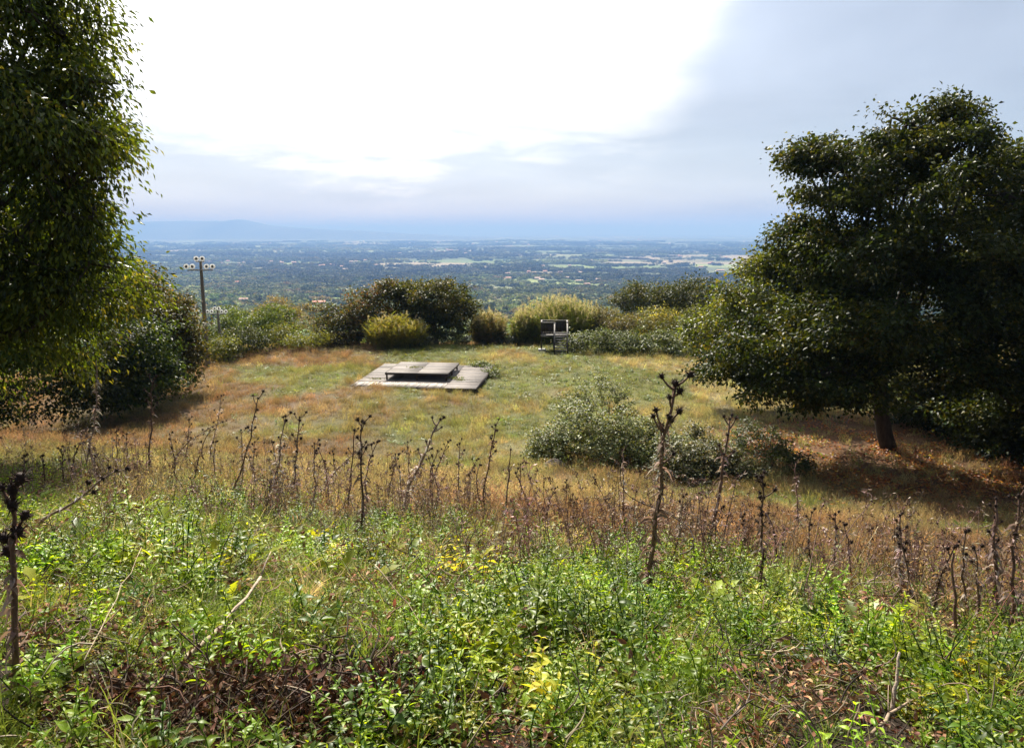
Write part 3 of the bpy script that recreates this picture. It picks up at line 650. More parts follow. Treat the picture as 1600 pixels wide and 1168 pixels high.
def build_trees():
    # near tree at the left edge: trunk stands just outside the frame
    b = on(-9.6, 10.6)
    tree('broadleaf_tree', 'tall leafy tree with drooping pointed leaves filling the upper left corner', 'tree', b,
         lob((-60, -120, 11.5, 200, 150, 1.6), (20, 60, 10.6, 105, 110, 1.4), (78, 190, 10.4, 88, 95, 1.2), (-20, 260, 10.8, 150, 130, 1.6), (90, 235, 10.2, 85, 55, .9), (95, 380, 10.6, 85, 70, 1.0), (20, 420, 11, 130, 110, 1.5),
             (35, 530, 11, 125, 85, 1.4), (120, 470, 10.8, 66, 60, .9), (-120, 480, 11, 140, 170, 1.6), (75, 20, 10.8, 55, 60, 1.0), (160, 218, 10.2, 48, 14, .35), (135, 130, 10.4, 40, 14, .35), (150, 345, 10.4, 50, 16, .4), (130, 295, 10.5, 45, 18, .4), (140, 415, 10.5, 48, 20, .45), (105, 60, 10.8, 35, 14, .35), (-150, 120, 11, 150, 200, 1.6)),
         .2, 2500, 42, .18, .092, .036, [(.068, .098, .014), (.105, .135, .018), (.04, .06, .012), (.17, .165, .03)], [4, 4, 3, .8], sup=8, suprad=.42, droop=.55, updir=.3, flat=.8, lump=.7, shell=1.4)
    # hedge trees behind it
    for lb, base, ls, cols, nc in (
        ('dark bushy tree in shade behind the drooping-leaf tree, at the left edge', (-25, 32), ((40, 470, 32, 170, 150, 3), (-60, 400, 33, 160, 170, 3), (90, 570, 31.5, 110, 70, 2.2), (60, 625, 31, 100, 35, 1.8), (150, 600, 33, 60, 32, 1.6)), OAK, 1000),
        ('olive-brown autumn tree between the drooping-leaf tree and the tall lamp pole', (-20.5, 40), ((235, 500, 40, 50, 52, 2.2), (268, 520, 40, 34, 45, 1.8), (215, 455, 41, 34, 30, 2), (285, 555, 39.5, 25, 32, 1.5), (262, 580, 38.5, 40, 22, 1.4)), AUT, 560),
        ('bright green bush under the autumn tree near the drooping-leaf tree', (-20.5, 36), ((212, 545, 36, 44, 38, 1.8), (190, 585, 35, 40, 34, 1.6), (235, 580, 36, 30, 25, 1.4), (215, 605, 35, 50, 18, 1.2), (180, 610, 34.5, 40, 20, 1.2)), GRN, 520),
    ):
        tree('hedge_tree', lb, 'tree', on(*base), lob(*ls), .13, int(nc*1.7), 28, .30, .16, .10, cols, [4, 3, 3, 1.2][:len(cols)], M_leaf_dull, fork=.25)
    # oaks on the right
    tree('oak_tree', 'large dark oak with a bare lower trunk over fallen leaves on the right', 'tree', G(1392, 702),
         lob((1400, 300, 27.5, 110, 85, 3.2), (1375, 245, 27.5, 75, 52, 2.4), (1440, 225, 28, 50, 45, 2), (1320, 290, 27, 75, 65, 2.4), (1478, 235, 28, 65, 55, 2.2), (1345, 400, 26.5, 120, 80, 3), (1470, 400, 26.5, 110, 90, 3.2), (1300, 500, 26, 110, 75, 3), (1225, 545, 26.5, 85, 65, 2.4), (1170, 580, 27, 60, 45, 1.8), (1420, 520, 25.5, 130, 85, 3), (1290, 590, 25.5, 95, 48, 2.4), (1270, 255, 28, 32, 38, 1.2), (1500, 190, 28.5, 22, 24, .8), (1480, 178, 28, 16, 26, .6), (1392, 192, 28, 12, 24, .5), (1420, 200, 28, 22, 20, .6), (1250, 250, 28, 18, 26, .6), (1530, 215, 28, 16, 16, .5), (1210, 600, 26, 70, 38, 2.0), (1150, 560, 27.5, 40, 40, 1.6), (1340, 600, 28, 120, 45, 2.4), (1260, 620, 27.5, 70, 30, 1.6)),
         .27, 3700, 28, .24, .145, .095, OAK, [4, 3, 3, .9], M_oak, nbranch=30, lump=.6, sup=8, suprad=.58, sub=1)
    tree('oak_tree', 'dark oak at the right edge merging with the trunked oak', 'tree', on(23.5, 27.5),
         lob((1570, 330, 28, 90, 90, 3), (1550, 280, 28.5, 75, 55, 2.6), (1620, 260, 30, 80, 50, 3), (1560, 470, 26, 100, 90, 3), (1650, 420, 27, 110, 140, 3.5), (1580, 590, 25.5, 90, 60, 2.6), (1680, 560, 25, 110, 110, 3), (1500, 575, 26, 70, 45, 2), (1590, 655, 25.5, 80, 45, 2), (1680, 680, 24.5, 80, 60, 2)),
         .3, 2300, 28, .28, .15, .10, OAK, [4, 3, 3, .9], M_oak, nbranch=12, sup=8, suprad=.58, sub=1)
    tree('oak_tree', 'sunlit yellow-green tree behind the large oak, sloping down to the hedge', 'tree', on(15.5, 38),
         lob((1225, 440, 38, 75, 55, 3), (1160, 490, 38, 62, 45, 2.6), (1290, 420, 38, 70, 70, 3), (1120, 530, 38, 38, 32, 2), (1210, 530, 37, 90, 50, 3), (1190, 420, 39, 38, 28, 1.6)),
         .25, 2000, 27, .32, .16, .11, [(.085, .105, .018), (.13, .135, .025), (.05, .07, .015)], [4, 3, 2], sub=1, suprad=.7)
    tree('oak_tree', 'oak crown far right, behind the edge oak', 'tree', on(27, 34), lob((1590, 320, 34, 90, 80, 3), (1480, 380, 35, 110, 100, 3), (1640, 480, 34, 110, 120, 3), (1520, 560, 34, 110, 75, 3), (1470, 620, 34, 90, 50, 3), (1580, 620, 33, 90, 50, 3)), .25, 1100, 24, .36, .18, .12, [(.05, .06, .015), (.08, .075, .018), (.03, .04, .012)], [4, 3, 2], M_oak)
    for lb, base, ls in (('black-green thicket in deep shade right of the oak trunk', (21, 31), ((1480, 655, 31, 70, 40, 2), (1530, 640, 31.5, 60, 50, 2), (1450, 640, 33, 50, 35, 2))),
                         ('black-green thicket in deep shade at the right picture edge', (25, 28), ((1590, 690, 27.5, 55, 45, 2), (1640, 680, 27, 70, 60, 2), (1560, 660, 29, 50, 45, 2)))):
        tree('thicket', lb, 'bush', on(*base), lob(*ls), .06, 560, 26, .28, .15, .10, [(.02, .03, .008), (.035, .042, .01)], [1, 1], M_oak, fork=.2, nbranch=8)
    # far edge of the meadow
    tree('dome_tree', 'big rounded olive-brown tree, the taller of the pair beyond the deck', 'tree', on(-6.6, 62),
         lob((690, 468, 62, 46, 38, 3), (655, 462, 62, 32, 30, 2.4), (715, 492, 61.5, 28, 32, 2.2), (670, 500, 61, 45, 30, 2.4), (625, 470, 62.5, 28, 26, 2)), .2, 800, 24, .36, .20, .13, [(.065, .075, .016), (.095, .095, .018), (.04, .05, .014), (.13, .105, .025)], [4, 3, 3, 1], M_leaf_dull, M_barkpale, nbranch=22, sub=1, suprad=.7)
    tree('autumn_tree', 'reddish-tinged tree with pale bare stems left of the rounded tree', 'tree', on(-12.5, 61),
         lob((580, 475, 61, 32, 30, 2.2), (555, 495, 60.5, 22, 24, 1.8), (602, 458, 61.5, 22, 18, 1.6)), .12, 330, 24, .34, .19, .12, [(.075, .08, .018), (.15, .10, .025), (.05, .058, .016), (.2, .09, .03)], [4, 2, 3, .7], M_leaf_dull, M_barkpale, nbranch=16)
    tree('dark_bush', 'dark thicket at the meadow edge left of the reddish tree', 'bush', on(-15.5, 59), lob((520, 510, 59, 24, 24, 1.6), (540, 525, 58.5, 24, 20, 1.4), (508, 490, 60, 14, 16, 1.2)), .07, 260, 24, .3, .17, .11, [(.045, .055, .016), (.08, .07, .02), (.12, .08, .025)], [4, 2, 1], M_leaf_dull, fork=.2)
    for lb, base, ls, cols in (
        ('feathery light green tree just right of the tall lamp pole', (-29.5, 80), ((375, 512, 80, 40, 30, 3), (368, 532, 78, 26, 22, 2.4)), [(.085, .125, .018), (.12, .155, .025)]),
        ('second feathery light green tree, right of the first beside the lamp poles', (-25.5, 76), ((425, 512, 76, 38, 28, 3), (448, 525, 74, 22, 22, 2)), [(.075, .11, .018), (.11, .145, .025)]),
        ('broad tan leafless-looking tree on the slope behind the feathery trees', (-36, 112), ((440, 492, 112, 45, 26, 5), (480, 500, 110, 28, 22, 4), (405, 498, 112, 28, 20, 4)), [(.19, .155, .065), (.24, .18, .08), (.14, .13, .05)]),
        ('dark olive tree right of centre on the slope below the meadow', (14, 74), ((1005, 465, 74, 36, 24, 3), (975, 480, 73, 22, 20, 2.4), (1040, 470, 75, 25, 20, 2.4)), [(.05, .065, .02), (.075, .08, .022)]),
        ('dark tree between the olive tree and the sunlit oak', (20, 70), ((1090, 462, 70, 34, 22, 3), (1060, 475, 71, 24, 18, 2.4), (1110, 485, 66, 24, 20, 2.4)), [(.04, .055, .018), (.07, .075, .02)]),
    ):
        tree('slope_tree', lb, 'tree', on(*base), lob(*ls), .16, 420, 24, .42, .22, .12, cols, [1]*len(cols), M_leaf_dull, fork=.3)
    for lb, base, ls, cols in (
        ('dark round shrub at the foot of the feathery trees', (-20, 54), ((385, 537, 54, 34, 26, 1.8), (362, 552, 53, 20, 16, 1.2)), [(.04, .055, .016), (.07, .08, .02)]),
        ('yellow-green shrub at the base of the tall lamp pole', (-20.5, 51), ((345, 550, 51, 20, 24, 1.4), (300, 560, 50, 18, 20, 1.2), (345, 545, 54, 22, 16, 1.4)), [(.10, .125, .02), (.14, .15, .028)]),
        ('bright yellow-green sapling shrub at the meadow edge left of the deck', (-16.8, 56), ((470, 540, 56, 32, 20, 1.5), (440, 530, 57, 20, 22, 1.2), (495, 538, 56.5, 16, 14, 1)), [(.15, .17, .03), (.19, .19, .04), (.10, .12, .02)]),
        ('shrub with yellow leaves above the bramble hedge', (12.5, 61), ((1030, 498, 61, 26, 18, 1.6), (1010, 512, 60.5, 18, 14, 1.2)), [(.25, .23, .06), (.12, .14, .035), (.33, .29, .08)]),
        ('olive round shrub between the yellow-leaved shrub and the oak', (15.5, 58), ((1075, 510, 58, 28, 24, 1.8), (1050, 518, 58, 16, 16, 1.2), (1100, 525, 56, 18, 20, 1.4)), [(.10, .11, .028), (.13, .13, .035), (.07, .085, .022)]),
        ('tangled grey-brown shrub right of the plumed canes', (9, 61), ((968, 505, 61, 26, 18, 1.6), (945, 498, 62, 18, 16, 1.4)), [(.14, .13, .06), (.20, .17, .09), (.09, .09, .03)]),
    ):
        tree('shrub', lb, 'shrub', on(*base), lob(*ls), .05, 260, 22, .26, .15, .09, cols, [1]*len(cols), M_leaf_dull, fork=.2, nbranch=8)
build_trees()

def bramble(label, lobes, n, cols, wts, L=.095, name='bramble_bush'):
    lobes = np.asarray(lobes, float); c0 = lobes[0, :3].copy(); c0[2] = float(height(c0[0], c0[1])); root = thing(name, label, 'bush', c0); lobes[:, :3] -= c0
    mb = MB(); wt = lobes[:, 3]*lobes[:, 4]; i = rng.choice(len(lobes), n, p=wt/wt.sum()); d = rdir(n); d[:, 2] = np.abs(d[:, 2])*1.05-.05; d = nrm(d)
    f = 1-.22*rng.uniform(size=n)**1.5+np.where(rng.uniform(size=n) < .05, rng.uniform(0, .22, n), 0); az = np.arctan2(d[:, 1], d[:, 0])
    f = f*(.58+.78*fbm(az*2.6+i*5, d[:, 2]*3.5+i, 37, 3)); P = lobes[i, :3]+d*f[:, None]*lobes[i, 3:6]
    m = n//30; j = rng.integers(m, size=n); push = rng.uniform(.86, 1.12, m); sg = L*rng.uniform(.7, 1.7, m); cp = lobes[i[:m], :3]+(P[:m]-lobes[i[:m], :3])*push[:, None]
    P = cp[j]+rng.normal(size=(n, 3))*np.array([1, 1, .6])*sg[j][:, None]; d = d[:m][j]; P[:, 2] = np.maximum(P[:, 2], .02-.2)
    A = d*.2+rdir(n)*np.array([1, 1, .5])+np.array([0, 0, -.15]); Nn = d*.7+rdir(n)*.6+np.array([0, 0, .7])
    s = rng.uniform(.6, 1.3, n); leaves(mb, P, A, Nn, L*s, L*.72*s, palette(n, cols, wts, .3))
    tag(mb.obj('foliage', M_bramble, root), kind='stuff')
    tm = MB()
    for k in range(60):
        l = lobes[rng.integers(len(lobes))]; a = rng.uniform(0, 6.28); st = l[:3]*np.array([1, 1, 0])+np.array([math.cos(a)*l[3]*.5, math.sin(a)*l[4]*.5, -.1]); dd = rdir(1)[0]; dd[2] = abs(dd[2])
        e = l[:3]+dd*l[3:6]*rng.uniform(.9, 1.12); tube(tm, curve(st, e, (0, 0, .3*l[5]), 6), np.linspace(.012, .004, 6), 3, cap=False)
    tag(tm.obj('stems', M_bark, root), kind='stuff')
    return root
def blobs(*ls):
    out = []
    for px, pyb, rx, hpx, rd in ls:                      # px, base py, half width px, height px, half depth m
        p = GF(px, pyb); p = on(p[0], p[1]+rd*.8); k = p[1]/math.cos(PITCH)/FPX
        out.append([p[0], p[1], p[2], rx*k, rd, hpx*k])
    return out
BR = [(.15, .175, .06), (.23, .245, .10), (.085, .11, .038), (.30, .26, .14)]
def build_brambles():
    bramble('large grey-green bramble mound in the meadow before the oak', blobs((925, 734, 75, 88, 1.8), (872, 724, 48, 52, 1.2), (990, 738, 70, 84, 1.5), (945, 690, 62, 98, 1.4), (1015, 728, 45, 70, 1.1), (900, 690, 40, 80, 1.0), (1050, 745, 50, 62, 1.0), (1080, 750, 35, 50, .9), (855, 715, 30, 45, .8)), 42000, BR, [4, 4, 3, .6])
    bramble('lower bramble mound spilling right from the large mound', blobs((1075, 758, 55, 62, 1.1), (1120, 752, 50, 56, 1.0), (1155, 757, 40, 40, .8), (1095, 735, 45, 60, 1.0), (1185, 755, 24, 24, .6)), 20000, [(.10, .11, .045), (.16, .15, .08), (.07, .08, .03), (.24, .2, .12)], [4, 4, 3, 1])
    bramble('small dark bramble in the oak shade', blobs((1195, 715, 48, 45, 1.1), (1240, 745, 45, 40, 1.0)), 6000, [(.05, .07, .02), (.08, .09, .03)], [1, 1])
    bramble('long low bramble hedge along the far edge right of the wooden steps', blobs((930, 552, 40, 32, 1.6), (980, 553, 40, 32, 1.7), (1030, 556, 40, 34, 1.7), (1075, 560, 38, 32, 1.6), (900, 545, 18, 22, 1.2)), 15000, [(.10, .13, .03), (.14, .155, .045), (.06, .08, .02)], [4, 3, 2], .15)
    bramble('low bramble patch between the yellow canes and the rounded tree', blobs((690, 540, 45, 24, 1.3), (650, 543, 25, 18, 1.0)), 6000, [(.10, .115, .05), (.15, .15, .08), (.06, .07, .03)], [4, 3, 2], .14)
    bramble('dark bramble patch at the foot of the brown canes', blobs((775, 533, 30, 26, 1.2), (812, 530, 22, 20, 1.0)), 4500, [(.07, .09, .04), (.11, .12, .06)], [1, 1], .14)
    bramble('leafy creeper overgrowing the back right corner of the deck', blobs((752, 580, 20, 9, .9), (768, 590, 12, 10, .7)), 3500, [(.11, .15, .03), (.16, .18, .05), (.2, .2, .1)], [3, 2, 1], .12, name='creeper')
build_brambles()

def cane(label, px0, px1, pyb, htop, dy, n, cols, plume, name='cane_thicket'):
    p0 = GF(px0, pyb); p1 = GF(px1, pyb); c = (p0+p1)/2; c = on(c[0], c[1]+dy/2); root = thing(name, label, 'canes', c); W = abs(p1[0]-p0[0])/2; H = htop*c[1]/math.cos(PITCH)/FPX
    st = MB(); lf = MB(); pl = MB()
    for k in range(n):
        a = rng.uniform(0, 6.28); rr = math.sqrt(rng.uniform()); x = math.cos(a)*rr*W*.85; y = math.sin(a)*rr*dy/2; h = H*(1-.35*rr**2)*rng.uniform(.75, 1.12)
        tip = np.array([x*(1.12), y*1.1, h])+rng.normal(0, .12*h, 3)*np.array([1, 1, .2]); z0 = float(height(c[0]+x, c[1]+y))-c[2]; pts = curve((x, y, z0), tip, (0, 0, .05), 5)
        tube(st, pts, np.linspace(.014, .006, 5), 3, palette(1, cols, [1]*len(cols))[0]*.9, cap=False)
        m = 13; t = rng.uniform(.15, 1, m); i = np.minimum((t*4).astype(int), 3); fr = (t*4-i)[:, None]; P = pts[i]*(1-fr)+pts[i+1]*fr
        az = rng.uniform(0, 6.28, m); A = np.stack([np.cos(az), np.sin(az), rng.uniform(.2, 1.5, m)], 1)
        leaves(lf, P, A, np.stack([-np.cos(az), -np.sin(az), np.ones(m)], 1)+rdir(m)*.4, rng.uniform(.35, .7, m), rng.uniform(.035, .06, m), palette(m, cols, [1]*len(cols), .25))
        if rng.uniform() < plume:
            m = 22; P = tip+np.stack([rng.normal(0, .05, m), rng.normal(0, .05, m), rng.uniform(-.1, .40, m)], 1); leaves(pl, P, rdir(m)*.6+np.array([.2, 0, 1.2]), rdir(m), rng.uniform(.12, .22, m), .03, palette(m, [(.55, .50, .40), (.42, .38, .26)], [1, 1], .2))
    tag(st.obj('stems', M_reed, root), kind='stuff'); tag(lf.obj('foliage', M_reed, root), kind='stuff')
    if plume: tag(pl.obj('plumes', M_reed, root), kind='stuff')
    return root
def build_canes():
    cane('bright yellow-green cane clump in front of the rounded tree', 566, 665, 546, 44, 3.0, 420, [(.26, .25, .035), (.20, .21, .04), (.32, .27, .06)], .12)
    cane('brownish cane clump right of the rounded tree', 735, 790, 533, 50, 2.6, 300, [(.20, .165, .06), (.26, .19, .09), (.14, .15, .04)], .3)
    cane('tall green plumed canes behind the wooden steps', 800, 952, 533, 64, 4.0, 760, [(.17, .21, .04), (.24, .25, .06), (.13, .17, .04)], .5)
    cane('loose cane clump left of the wooden steps', 798, 838, 537, 50, 2.2, 220, [(.18, .22, .05), (.26, .26, .09)], .35)
build_canes()

# ------------------------------------------------------------------ wooden deck, raised platform, steps, lamp poles
def wcol(a=.8, b=1.2): 
    g = rng.uniform(a, b); return np.array([g*rng.uniform(.97, 1.03), g, g*rng.uniform(.95, 1.03)])
def build_deck():
    root = thing('wooden_deck', 'low weathered timber deck lying in the meadow grass', 'deck', (DECK0[0], DECK0[1], 0.0), DECKROT)
    top = .20; SW = 1.25
    fb = MB(); box(fb, (0.04, .03, -.3), (DECKW-.04, DECKD-.03, top-.045)); fb.obj('subframe', M_dark_backlit_wood, root)
    n = 44; w = 5.6/n
    for k in range(n):                                     # pale front strip, boards running front to back
        mb = MB(); dz = rng.normal(0, .009); box(mb, (k*w+.018, -.03+rng.normal(0, .03), top-.04+dz), ((k+1)*w-.018, SW, top+dz), wcol(.75, 1.6)); mb.obj('plank', M_plank, root)
    y = SW+.015; k = 0
    while y < DECKD-.1:                                     # boards running across behind the strip
        for xa, xb in ((0, 2.4), (2.415, 5.59), (5.605, DECKW)):
            mb = MB(); dz = rng.normal(0, .006); box(mb, (xa+.004, y, top-.04+dz), (xb-.004, y+.168, top+dz), wcol(.42, 1.05)); mb.obj('plank', M_plank, root)
        y += .187
    y = 0
    while y < SW-.1:
        mb = MB(); dz = rng.normal(0, .006); box(mb, (5.605, y, top-.04+dz), (DECKW, y+.17, top+dz), wcol(.6, 1.0)); mb.obj('plank', M_plank, root); y += .182
    for lo, hi in (((0, -.03, -.1), (5.6, .02, top-.046)), ((DECKW+.002, 0, -.2), (DECKW+.05, DECKD, top-.02))):
        mb = MB(); box(mb, lo, hi); mb.obj('fascia', M_dark_backlit_wood, root)
    # raised platform on the deck
    rp = thing('raised_platform', 'low raised wooden stage platform on short legs standing on the deck', 'platform', (0, 0, 0))
    R = Matrix.Rotation(DECKROT, 4, 'Z'); o = R @ Vector((1.62, 1.9, 0)); rp.location = (DECK0[0]+o.x, DECK0[1]+o.y, top+.004); rp.rotation_euler = (0, 0, DECKROT)
    W, D, H = 3.85, 3.7, .45
    for s, (xa, xb) in enumerate(((0, W/2-.012), (W/2+.012, W))):
        y = 0.06
        while y < D-.1:
            mb = MB(); dz = rng.normal(0, .003); box(mb, (xa, y, H-.035+dz), (xb, min(y+.175, D), H+dz), wcol(.5, 1.0)); mb.obj('board', M_plank, rp); y += .182
    for lo, hi in (((0, 0, H-.13), (W, .055, H+.004)), ((0, D-.02, H-.13), (W, D+.03, H-.004)), ((-.045, 0, H-.13), (-.003, D, H-.002)), ((W+.003, 0, H-.13), (W+.045, D, H-.002)), ((W/2-.03, .06, H-.12), (W/2+.03, D-.03, H-.04))):
        mb = MB(); box(mb, lo, hi, wcol(.9, 1.3)); mb.obj('rim_beam', M_dark_backlit_wood, rp)
    for x in (.04, W/2, W-.1):
        for yy in (.06, D/2, D-.12):
            mb = MB(); box(mb, (x-.045, yy, 0), (x+.045, yy+.09, H-.04), (1.3, 1.2, 1.1)); mb.obj('leg', M_dark_backlit_wood, rp)
    # weeds growing through boards
    for lx, ly, z, s, lb in ((3.05, 3.6, top+H, .8, 'sprig of weeds on the top of the raised platform'), (1.0, 2.0, top, .7, 'sprig of weeds growing through the left part of the deck'), (6.2, 2.2, top, .7, 'sprig of weeds growing through the right part of the deck'), (5.75, 2.7, top, 1.0, 'green weed beside the right leg of the raised platform'), (3.2, -.12, 0, 1.3, 'green tuft at the front edge of the deck')):
        p = R @ Vector((lx, ly, 0)); mb = MB(); n = 90
        P = rng.normal(size=(n, 3))*np.array([.30, .16, .04])*s; P[:, 2] = np.abs(P[:, 2])
        leaves(mb, P, rdir(n)*np.array([1, 1, .4])+np.array([0, 0, .7]), rdir(n)+np.array([0, 0, .8]), rng.uniform(.08, .17, n)*s, .05*s, palette(n, [(.11, .15, .03), (.17, .19, .05), (.2, .16, .08)], [3, 2, 1]))
        tag(mb.obj('weed_sprig', M_bramble, loc=(DECK0[0]+p.x, DECK0[1]+p.y, z)), lb, 'weed', kind='stuff')
build_deck()

def build_steps():
    base = G(868, 553); base = on(base[0], base[1]); z0 = base[2]
    px = base[1]/math.cos(PITCH)/FPX
    root = thing('wooden_steps', 'small wooden viewing platform with steps and handrails before the canes', 'steps', (base[0]-1.05, base[1]+1.8, z0), math.radians(-3))
    F = 1.2; W = 2.1; D = 1.5; RH = .95
    def part(name, mat, fn):
        mb = MB(); fn(mb); return mb.obj(name, mat, root)
    for x in (0.05, 1.02, W-.05):
        for y in (0.05, D-.05): part('post', M_dark_backlit_wood, lambda m: box(m, (x-.05, y-.05, -.2), (x+.05, y+.05, F+RH-.02 if not (x > .9 and x < 1.1 and y > 1) else F)))
    for k in range(9): part('floor_board', M_railwood, lambda m: box(m, (0, .004+k*D/9, F-.04), (W, (k+1)*D/9-.008, F), wcol(.9, 1.3)))
    part('edge_beam', M_railwood, lambda m: box(m, (0.0, -.045, F-.15), (1.02, -.002, F+.004), (1.1, 1.1, 1.1)))
    part('edge_beam', M_dark_backlit_wood, lambda m: box(m, (0.0, D+.002, F-.15), (W, D+.04, F-.002)))
    # slatted guards: back and front-left, left side, right side; backlit shade put into colour
    def guard(a, b, axis):
        n = int((b-a)/.115)
        for k in range(n):
            t = a+(k+.5)*(b-a)/n
            if axis[0] == 'x': part('slat', M_dark_backlit_wood, lambda m: box(m, (t-.05, axis[1]-.012, F+.06), (t+.05, axis[1]+.012, F+RH-.07)))
            else: part('slat', M_dark_backlit_wood, lambda m: box(m, (axis[1]-.012, t-.05, F+.06), (axis[1]+.012, t+.05, F+RH-.07)))
    guard(.11, 1.96, ('x', D-.05)); guard(.11, .96, ('x', .05)); guard(.12, D-.12, ('y', .05)); guard(.12, D-.12, ('y', W-.05))
    rl = F+RH
    for a, b in (((0, D-.05, rl), (W, D-.05, rl)), ((0, .05, rl), (1.07, .05, rl)), ((.05, .1, rl+.003), (.05, D-.1, rl+.003)), ((W-.05, .02, rl+.004), (W-.05, D-.1, rl+.004))):
        part('handrail', M_railwood, lambda m: bar(m, a, b, .11, .07))
    # stair flight
    n = 7; run = 1.85
    for k in range(n):
        z = F*(n-1-k+.0)/n+.02; y = -run*(k+1)/n
        part('step', M_railwood, lambda m: box(m, (1.10, y+.03, z), (W-.10, y+run/n+.05, z+.045), wcol(.8, 1.2)))
    for x in (1.06, W-.06):
        part('stringer', M_dark_backlit_wood, lambda m: bar(m, (x, 0, F-.1), (x, -run, -.05), .06, .24))
        part('handrail', M_railwood, lambda m: bar(m, (x, .04, rl-.01), (x, -run+.1, RH-.05), .10, .07))
        part('newel_post', M_dark_backlit_wood, lambda m: box(m, (x-.045, -run+.07, -.2), (x+.045, -run+.16, RH-.08)))
        part('guard_rail', M_dark_backlit_wood, lambda m: bar(m, (x, .0, rl-.42), (x, -run+.1, RH-.48), .04, .09))
    part('footing', M_conc, lambda m: box(m, (-.18, -.2, -.15), (.42, .25, .10)))
build_steps()

def lamp_pole(label, base, top, r0):
    base = np.asarray(base, float); root = thing('floodlight_pole', label, 'lamp pole', base); t = np.asarray(top, float)-base; H = t[2]
    mb = MB(); tube(mb, curve((0, 0, -.5), t, (0, 0, 0), 9), np.linspace(r0, r0*.55, 9), 10); mb.obj('pole', M_pole, root, smooth=True)
    k = r0/.17; ca = t*.925/1.0; mb = MB(); bar(mb, ca+np.array([-.85*k, -r0*.8, 0]), ca+np.array([.85*k, -r0*.8, 0]), .09*k, .09*k); mb.obj('crossarm', M_metal, root)
    mb = MB(); bar(mb, t+np.array([-.30*k, -.05, .02]), t+np.array([.30*k, -.05, .02]), .07*k, .07*k); mb.obj('top_bracket', M_metal, root)
    for c in (t+np.array([0, -.12, .22*k]), ca+np.array([-.68*k, -.18, .24*k]), ca+np.array([.68*k, -.18, .24*k])):
        for s in (-1, 1):
            p = c+np.array([s*.20*k, 0, 0]); a = np.arange(12)/12*2*math.pi; R = .175*k; mb = MB()
            ring = lambda r, y: np.stack([r*np.cos(a), np.full(12, y), r*np.sin(a)], 1)
            v = np.concatenate([ring(R*.55, -.10*k), ring(R, -.12*k), ring(R*.95, 0.0), ring(R*.6, .14*k), [[0, .16*k, 0]]])
            q = [[i*12+j, i*12+(j+1) % 12, (i+1)*12+(j+1) % 12, (i+1)*12+j] for i in range(3) for j in range(12)]; tr = [[36+j, 36+(j+1) % 12, 48] for j in range(12)]
            mb.add(v, q, tr, col=(.88, .88, .86)); o = mb.obj('lamp', M_white, root, loc=p)
            lm = MB(); lm.add(np.concatenate([ring(R*.54, -.085*k), [[0, -.075*k, 0]]]), tris=[[(j+1) % 12, j, 12] for j in range(12)]); lm.obj('lens', M_lens, o)
            bb = MB(); bar(bb, p+np.array([0, .05*k, -.08*k]), p+np.array([0, .05*k, -.26*k]), .05*k, .05*k); bb.obj('bracket', M_metal, root)
def build_poles():
    b = G(325, 573); lamp_pole('tall wooden floodlight pole at the left edge of the meadow', b, PD(313.5, 409, b[1]+.1), .17)
    d = 68.0; t = PD(340, 485, d); bx = PD(345, 540, d-.4); lamp_pole('smaller grey floodlight pole farther down the slope behind the shrubs', on(bx[0], bx[1]), t, .17)
build_poles()

# ------------------------------------------------------------------ dead thistles
def head_mesh():
    mb = MB(); a = np.arange(8)/8*2*math.pi; prof = [(-.8, .25), (-.45, .6), (0, .72), (.45, .62), (.8, .5)]; v = []
    for z, r in prof: v.append(np.stack([r*np.cos(a), r*np.sin(a), np.full(8, z)], 1))
    v = np.concatenate(v+[np.array([[0, 0, -1.05], [0, 0, .7]])]); q = [[i*8+j, i*8+(j+1) % 8, (i+1)*8+(j+1) % 8, (i+1)*8+j] for i in range(4) for j in range(8)]
    t = [[40, (j+1) % 8, j] for j in range(8)]+[[41, 32+j, 32+(j+1) % 8] for j in range(8)]
    mb.add(v, q, t)
    d = rdir(60); d[:, 2] = d[:, 2]*.8+.4; d = nrm(d); s = nrm(np.cross(d, rdir(60)))
    for i in range(60): p = d[i]*.5; mb.add([p-s[i]*.13, p+s[i]*.13, d[i]*rng.uniform(1.3, 2.1)], tris=[[0, 1, 2]], col=(1.8, 1.5, 1.2))
    return mb.mesh('seed_head', M_head)
HEADS = [head_mesh() for _ in range(3)]
